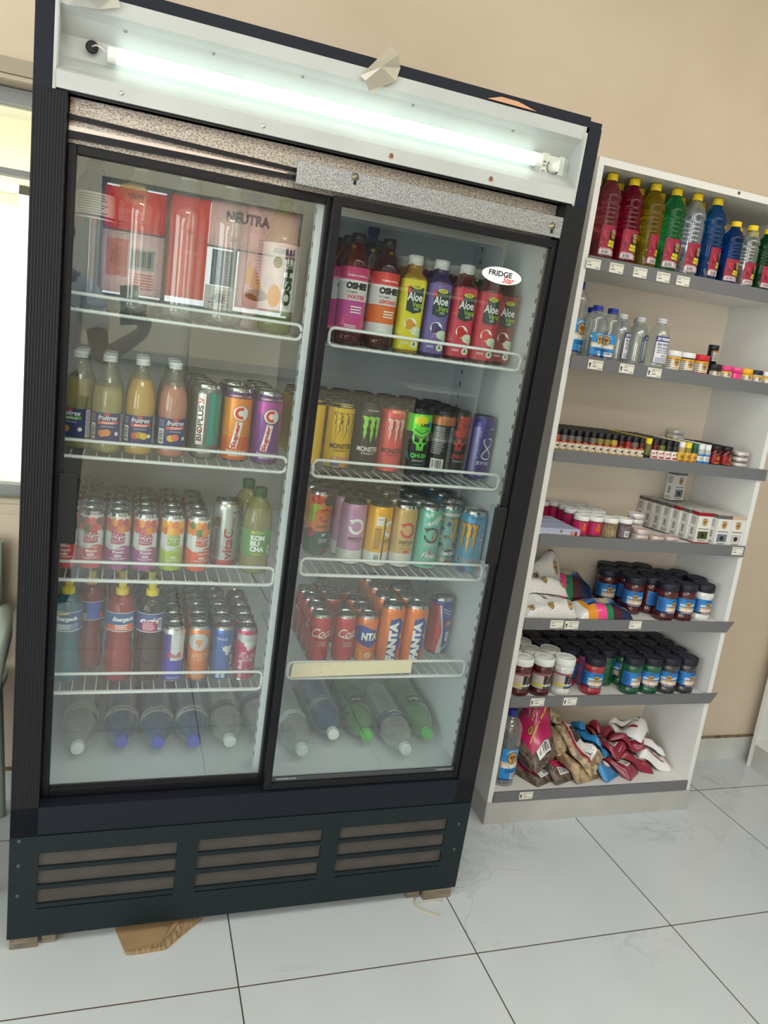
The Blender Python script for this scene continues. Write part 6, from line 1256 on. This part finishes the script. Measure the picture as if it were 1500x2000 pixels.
# bottom shelf
Z = SH['G'] + .0008
put(C['sw_big'], SM, (.072, .060, Z), -.1, 'large blue-capped sea water bottle standing on the bottom shelf', 'bottle')
def chunks(name, c1, c2, scale):
    m = bpy.data.materials.new(name); m.use_nodes = True; nt = m.node_tree; b = nt.nodes['Principled BSDF']; L = nt.links
    tc = nt.nodes.new('ShaderNodeTexCoord'); v = nt.nodes.new('ShaderNodeTexVoronoi'); v.inputs['Scale'].default_value = scale
    mp = nt.nodes.new('ShaderNodeMapping'); mp.inputs['Scale'].default_value = (1, .6, 1); mp.inputs['Rotation'].default_value = (0, 0, .7)
    r = nt.nodes.new('ShaderNodeValToRGB'); sp = nt.nodes.new('ShaderNodeSeparateColor'); r.color_ramp.elements[0].color = lin(c1); r.color_ramp.elements[1].color = lin(c2)
    L.new(tc.outputs['Object'], mp.inputs[0]); L.new(mp.outputs[0], v.inputs['Vector']); L.new(v.outputs['Color'], sp.inputs[0]); L.new(sp.outputs[0], r.inputs[0]); L.new(r.outputs[0], b.inputs['Base Color'])
    bp = nt.nodes.new('ShaderNodeBump'); bp.inputs['Strength'].default_value = .9; bp.inputs['Distance'].default_value = .004; bp.invert = True
    L.new(v.outputs['Distance'], bp.inputs['Height']); L.new(bp.outputs[0], b.inputs['Normal']); b.inputs['Roughness'].default_value = .55; b.inputs['Coat Weight'].default_value = .35; b.inputs['Coat Roughness'].default_value = .15
    return m
M_BARK = chunks('bark_chips', (120, 98, 72), (196, 172, 134), 62)
M_DARKH = chunks('dark_roots', (66, 52, 44), (120, 102, 88), 95)
def chips(seed):
    """bag of bark pieces: lumpy clear bag over chips"""
    return pillow(.13, .15, .045, M_BARK, [('p', [(-30, 34), (34, 34), (34, 70), (-30, 70)], (214, 210, 206)), ('b', -10, 20, 44, 62), ('r', -30, 34, 62, 70, (150, 30, 50)), ('r', -28, -12, 38, 60, (50, 36, 30))] if seed % 2 == 0 else [], 'bark_bag', seed)
BG['b_bark'] = chips(3); BG['b_barkl'] = chips(4)
pk = [('p', [(-44, -44), (44, -44), (44, 52), (-44, 52)], (190, 26, 96)), ('e', 4, 14, 26, 20, (206, 90, 130)), ('e', 6, 14, 20, 14, (150, 20, 40)), ('t', 'INDLOVU', 6, 14, 34, 8, (236, 206, 190), {'rot': 20, 'b': .04}), ('l', [(-36, -20), (40, -4)], 4, (226, 190, 60)), ('elephant', -22, -2, 8), ('b', -30, 24, -66, -46)]
BG['b_pink'] = pillow(.115, .155, .034, M_DARKH, pk, 'root_pouch', 7)
BG['b_long'] = pillow(.095, .16, .036, M_BARK, [('p', [(-34, -60), (34, -60), (34, 72), (-34, 72)], (222, 218, 214)), ('r', -34, -24, -60, 72, (150, 26, 40)), ('r', 22, 34, -60, 72, (40, 30, 30)), ('b', -20, 18, -56, -28), ('r', -20, 14, 4, 40, (60, 44, 34)), ('elephant', -2, 54, 10), ('e', 26, -40, 5, 4, WH)], 'bark_bag', 9)
def powder(c, seed, lab=True): return pillow(.085, .13, .036, c, [('r', -26, 26, -36, 44, (226, 220, 216)), ('r', -26, 26, 34, 44, (150, 20, 44)), ('e', 0, 12, 18, 14, (60, 40, 34)), ('e', 3, 14, 10, 9, (206, 160, 110)), ('b', -16, 20, -34, -14), ('r', -26, -20, -36, 34, (150, 20, 44))] if lab else [], 'powder_bag', seed)
BG['b_blue'] = powder((40, 130, 190), 11); BG['b_red'] = powder((140, 34, 54), 12); BG['b_wht'] = powder((228, 226, 226), 13)
hp = Heap(SH['G'] + .001, .118, .775)
for kd, x, y, rz, rx, ry, l in (
    ('b_bark', .185, .215, .1, 0, 0, 'bag of bark chips flat at the back beside the water bottle'), ('b_bark', .325, .215, -.1, 0, 0, 'bag of bark chips flat against the back, behind the slanting packet'),
    ('b_pink', .175, .08, .42, 0, 0, 'pink-labelled root pouch lowest beside the water bottle'), ('b_pink', .275, .08, .38, 0, 0, 'pink-labelled root pouch in the middle of the front heap'), ('b_bark', .37, .085, .3, 0, 0, 'low bag of bark chips under the slanting packet'),
    ('b_blue', .455, .075, .5, 0, 0, 'bright blue powder bag lowest at the shelf front'), ('b_blue', .445, .215, .2, 0, 0, 'blue powder bag flat against the back'), ('b_red', .525, .215, .1, 0, 0, 'crimson powder bag flat against the back'), ('b_red', .545, .085, .6, 0, 0, 'crimson powder bag lowest beside the blue bags'), ('b_red', .625, .105, 1.2, 0, 0, 'crimson powder bag flat next to the white ones'),
    ('b_wht', .705, .105, 1.3, 0, 0, 'white powder bag lowest near the right panel'), ('b_wht', .615, .225, 1.4, 0, 0, 'white powder bag lowest against the back'), ('b_wht', .70, .150, 1.25, 0, 0, 'white powder bag second from the bottom near the right panel'),
    ('b_bark', .19, .200, .5, .1, 0, 'bag of bark chips second in the rear stack beside the water bottle'), ('b_pink', .17, .135, .35, .15, 0, 'pink-labelled root pouch tucked under the topmost pouch'), ('b_barkl', .30, .165, .5, .12, 0, 'bark bag with white header label beside the topmost pouch'), ('b_long', .375, .085, .6, .16, 0, 'long bark packet with barcode label slanting at the front'),
    ('b_blue', .445, .135, .4, .12, 0, 'blue powder bag with framed picture label, middle of the blue ones'), ('b_blue', .42, .205, .3, .15, 0, 'blue powder bag highest of the blue ones'), ('b_red', .525, .145, .5, .12, 0, 'crimson powder bag with picture label facing out'), ('b_red', .605, .150, 1.1, .05, 0, 'crimson powder bag lying beneath the slanting white packet'),
    ('b_red', .505, .215, .3, .15, 0, 'crimson powder bag highest near the back'), ('b_bark', .26, .215, -.2, .1, 0, 'bag of bark chips lying highest at the back of the heap'), ('b_pink', .195, .115, .38, .28, 0, 'pink-labelled root pouch lying topmost of the pouches'),
    ('b_wht', .625, .165, .6, .2, 0, 'white powder bag slanting over the crimson ones'), ('b_wht', .64, .225, 1.2, .05, 0, 'white powder bag on the very top of the heap')):
    hp.drop(kd, x, y, rz, l, 'bags on the bottom shelf', rx, ry)
# bottles on the rack opposite
for r_, z in enumerate((1.3005, 1.6605)):
    for i in range(9):
        kd = ('rred', 'rblue', 'rclear', 'rgreen', 'rpink', 'ryellow', 'rclear', 'rblue', 'rred')[(i + r_ * 4) % 9]
        n = {'rred': 'crimson', 'rblue': 'blue', 'rclear': 'colourless', 'rgreen': 'green', 'rpink': 'rose-pink', 'ryellow': 'yellow'}[kd]
        put(C[kd], IDM, (1.64 + .15 * i, -4.2, z), PI, f'{n} bottle on the rack opposite, {("upper", "lower")[1 - r_]} row, {NTH[i]} from the shop window', 'bottle', 'bottles on the opposite rack')
# prototypes that were never placed are removed
for k, o in C.items():
    if o.name not in USED:
        for c in list(o.children_recursive): bpy.data.objects.remove(c)
        bpy.data.objects.remove(o)
# ------------------------------------------------------------------ the person taking the picture, mirrored faintly in the left door
def skin(name, V, E, R, m, parent, levels=2, root=0):
    me = bpy.data.meshes.new(name); me.from_pydata([Vector(v) for v in V], E, []); me.materials.append(m)
    bm = bmesh.new(); bm.from_mesh(me); ly = bm.verts.layers.skin.verify(); bm.verts.ensure_lookup_table()
    for i, r in enumerate(R):
        bm.verts[i][ly].radius = r if isinstance(r, tuple) else (r, r); bm.verts[i][ly].use_root = (i == root)
    bm.to_mesh(me); bm.free()
    o = bpy.data.objects.new(name, me); COL.objects.link(o)
    if parent is not None: o.parent = parent
    md = o.modifiers.new('skin', 'SKIN'); md.use_smooth_shade = True
    s = o.modifiers.new('sub', 'SUBSURF'); s.levels = levels; s.render_levels = levels
    return o
PX, PY = -.13, -2.05
M_SKIN = mat((120, 84, 62), .5); M_SHIRT = mat((226, 226, 224), .8); M_TROU = mat((40, 42, 50), .85); M_HAIR = mat((24, 20, 18), .8)
PHM = cam.matrix_world @ Matrix.Translation((0, -.060, .014))       # the phone, its lens at the viewpoint
def W2(x, y, z): return (x - PX, y - PY, z)
hw = PHM @ Vector((.062, -.045, .004)); wr = PHM @ Vector((.060, -.115, .012))
wrist = W2(*wr); hand = W2(*hw)
V = [(0, 0, .97), (0, -.005, 1.12), (0, 0, 1.32), (0, .0, 1.44), (0, .015, 1.50), (0, .03, 1.565), (0, .035, 1.64), (0, .03, 1.70),
     (.13, 0, 1.40), (.185, .02, 1.36), W2(.10, -1.90, 1.12), wrist, hand,
     (-.13, 0, 1.40), (-.185, -.01, 1.34), (-.22, -.03, 1.10), (-.235, .03, .87), (-.24, .05, .81),
     (.09, 0, .88), (.10, .015, .50), (.10, -.015, .11), (.10, .02, .045), (.105, .14, .032),
     (-.09, 0, .88), (-.10, .015, .50), (-.10, -.015, .11), (-.10, .02, .045), (-.105, .14, .032)]
E_ = [(0, 1), (1, 2), (2, 3), (3, 4), (4, 5), (5, 6), (6, 7), (3, 8), (8, 9), (9, 10), (10, 11), (11, 12), (3, 13), (13, 14), (14, 15), (15, 16), (16, 17),
      (0, 18), (18, 19), (19, 20), (20, 21), (21, 22), (0, 23), (23, 24), (24, 25), (25, 26), (26, 27)]
R_ = [(.14, .10), (.125, .095), (.155, .11), (.12, .09), .056, (.066, .075), (.074, .092), (.055, .065),
      .062, .052, .042, .028, (.036, .018), .062, .052, .040, .027, (.034, .018), .088, .058, .040, .038, .034, .088, .058, .040, .038, .034]
person = skin('person', V, E_, R_, M_SKIN, None); person.location = (PX, PY, 0)
tag(person, 'person in white T-shirt holding up a phone, faintly mirrored in the left door', 'person')
def grow(name, ids, m, f=1.12, add=.006, extra=None):
    mp = {a: i for i, a in enumerate(ids)}; VV = [V[a] for a in ids]; RR = [tuple(q * f + add for q in (R_[a] if isinstance(R_[a], tuple) else (R_[a], R_[a]))) for a in ids]
    EE = [(mp[a], mp[b]) for a, b in E_ if a in mp and b in mp]
    if extra:
        for a, p, r in extra: VV.append(p); RR.append((r, r)); EE.append((mp[a], len(VV) - 1))
    return skin(name, VV, EE, RR, m, person)
def mid(a, b, t): return tuple(V[a][i] + (V[b][i] - V[a][i]) * t for i in range(3))
grow('t_shirt', [0, 1, 2, 3, 8, 9, 13, 14], M_SHIRT, 1.08, .008, [(9, mid(9, 10, .6), .06), (14, mid(14, 15, .6), .058)])
grow('trousers', [0, 18, 19, 20, 23, 24, 25], M_TROU, 1.08, .007)
for s in (1, -1):
    g = G(); g.prism([(-.045, -.06), (.045, -.06), (.05, .08), (.035, .19), (-.01, .205), (-.045, .16), (-.05, .06)], 0, .022, M_HAIR, 'z'); g.prism([(-.04, -.055), (.04, -.055), (.044, .08), (.03, .18), (-.01, .19), (-.04, .15)], .022, .07, mat((70, 70, 76), .6), 'z')
    sh = g.build('shoe', person, .008); sh.location = (s * .10 - .0, 0, 0)
g = G(); hp = []
for j in range(9):
    el = math.radians(-8 + 98 * j / 8)
    for i in range(20):
        a = 2 * PI * i / 20; back = -math.sin(a); e2 = el if back > -.3 else max(el, math.radians(32))
        hp.append((.088 * math.cos(e2) * math.cos(a), .030 + .106 * math.cos(e2) * math.sin(a), 1.635 + .115 * math.sin(e2)))
g.add(hp, [(j * 20 + i, j * 20 + (i + 1) % 20, (j + 1) * 20 + (i + 1) % 20, (j + 1) * 20 + i) for j in range(8) for i in range(20)], M_HAIR, True); g.build('hair', person)
g = G(); g.add([(-.012, .118, 1.60), (.012, .118, 1.60), (0, .145, 1.605), (0, .122, 1.655)], [(0, 1, 2), (0, 2, 3), (1, 3, 2), (0, 3, 1)], M_SKIN, True); g.build('nose', person)
for s in (-1, 1):
    g = G(); g.lathe([(.0001, .012), (.007, .009), (.011, 0), (.007, -.009), (.0001, -.012)], mat((235, 232, 228), .3), 12, c=(s * .032, .112, 1.645)); g.lathe([(.0001, .006), (.0045, .003), (.0045, -.003), (.0001, -.006)], M_HAIR, 10, c=(s * .032, .121, 1.645)); g.build('eye', person)
    g = G(); g.lathe([(.0001, .03), (.010, .02), (.014, 0), (.008, -.022), (.0001, -.028)], M_SKIN, 12, c=(s * .09, .02, 1.625)); g.build('ear', person)
g = G(); g.tube([(-.024, .112, 1.575), (0, .124, 1.573), (.024, .112, 1.575)], .006, mat((130, 70, 64), .5), 8); g.build('mouth', person)
IPM = Matrix.Translation((-PX, -PY, 0)) @ PHM
def fing(name, pts, rr): skin(name, [tuple(IPM @ Vector(p)) for p in pts], [(i, i + 1) for i in range(len(pts) - 1)], rr, M_SKIN, person)
for k, (y, L) in enumerate(((.000, .9), (-.020, 1.0), (-.040, .95), (-.058, .8))):
    fing('finger', [(.062, y, .004), (.052, y, -.014), (.034, y, -.018), (.034 - .024 * L, y, -.017), (.034 - .040 * L, y, -.013)], [.010, .0095, .009, .0085, .0075])
fing('thumb', [(.060, -.075, .010), (.052, -.045, .020), (.040, -.020, .021), (.028, .004, .018)], [.013, .012, .0105, .009])
for k in range(4):
    y = .085 - .018 * k
    skin('finger', [(-.242, .05 + (.018 * (1.5 - k)), .80), (-.244, .052 + .018 * (1.5 - k), .765), (-.238, .056 + .018 * (1.5 - k), .735), (-.228, .058 + .018 * (1.5 - k), .715)], [(0, 1), (1, 2), (2, 3)], [.011, .0095, .0085, .0075], M_SKIN, person)
skin('thumb', [(-.236, .068, .83), (-.226, .092, .80), (-.222, .10, .775)], [(0, 1), (1, 2)], [.012, .0105, .0085], M_SKIN, person)
g = G(); g.box(-.037, .037, -.079, .079, 0, .0085, mat((16, 17, 22), .2)); ph = g.build('phone', None, .003); ph.matrix_world = PHM
g = G(); g.lathe([(.0001, -.0012), (.009, -.0012), (.010, 0)], mat((40, 42, 60), .1), 16, c=(.018, .06, 0)); g.build('camera_lens', ph)
tag(ph, 'dark phone held up by the person, mirrored in the left door', 'phone')
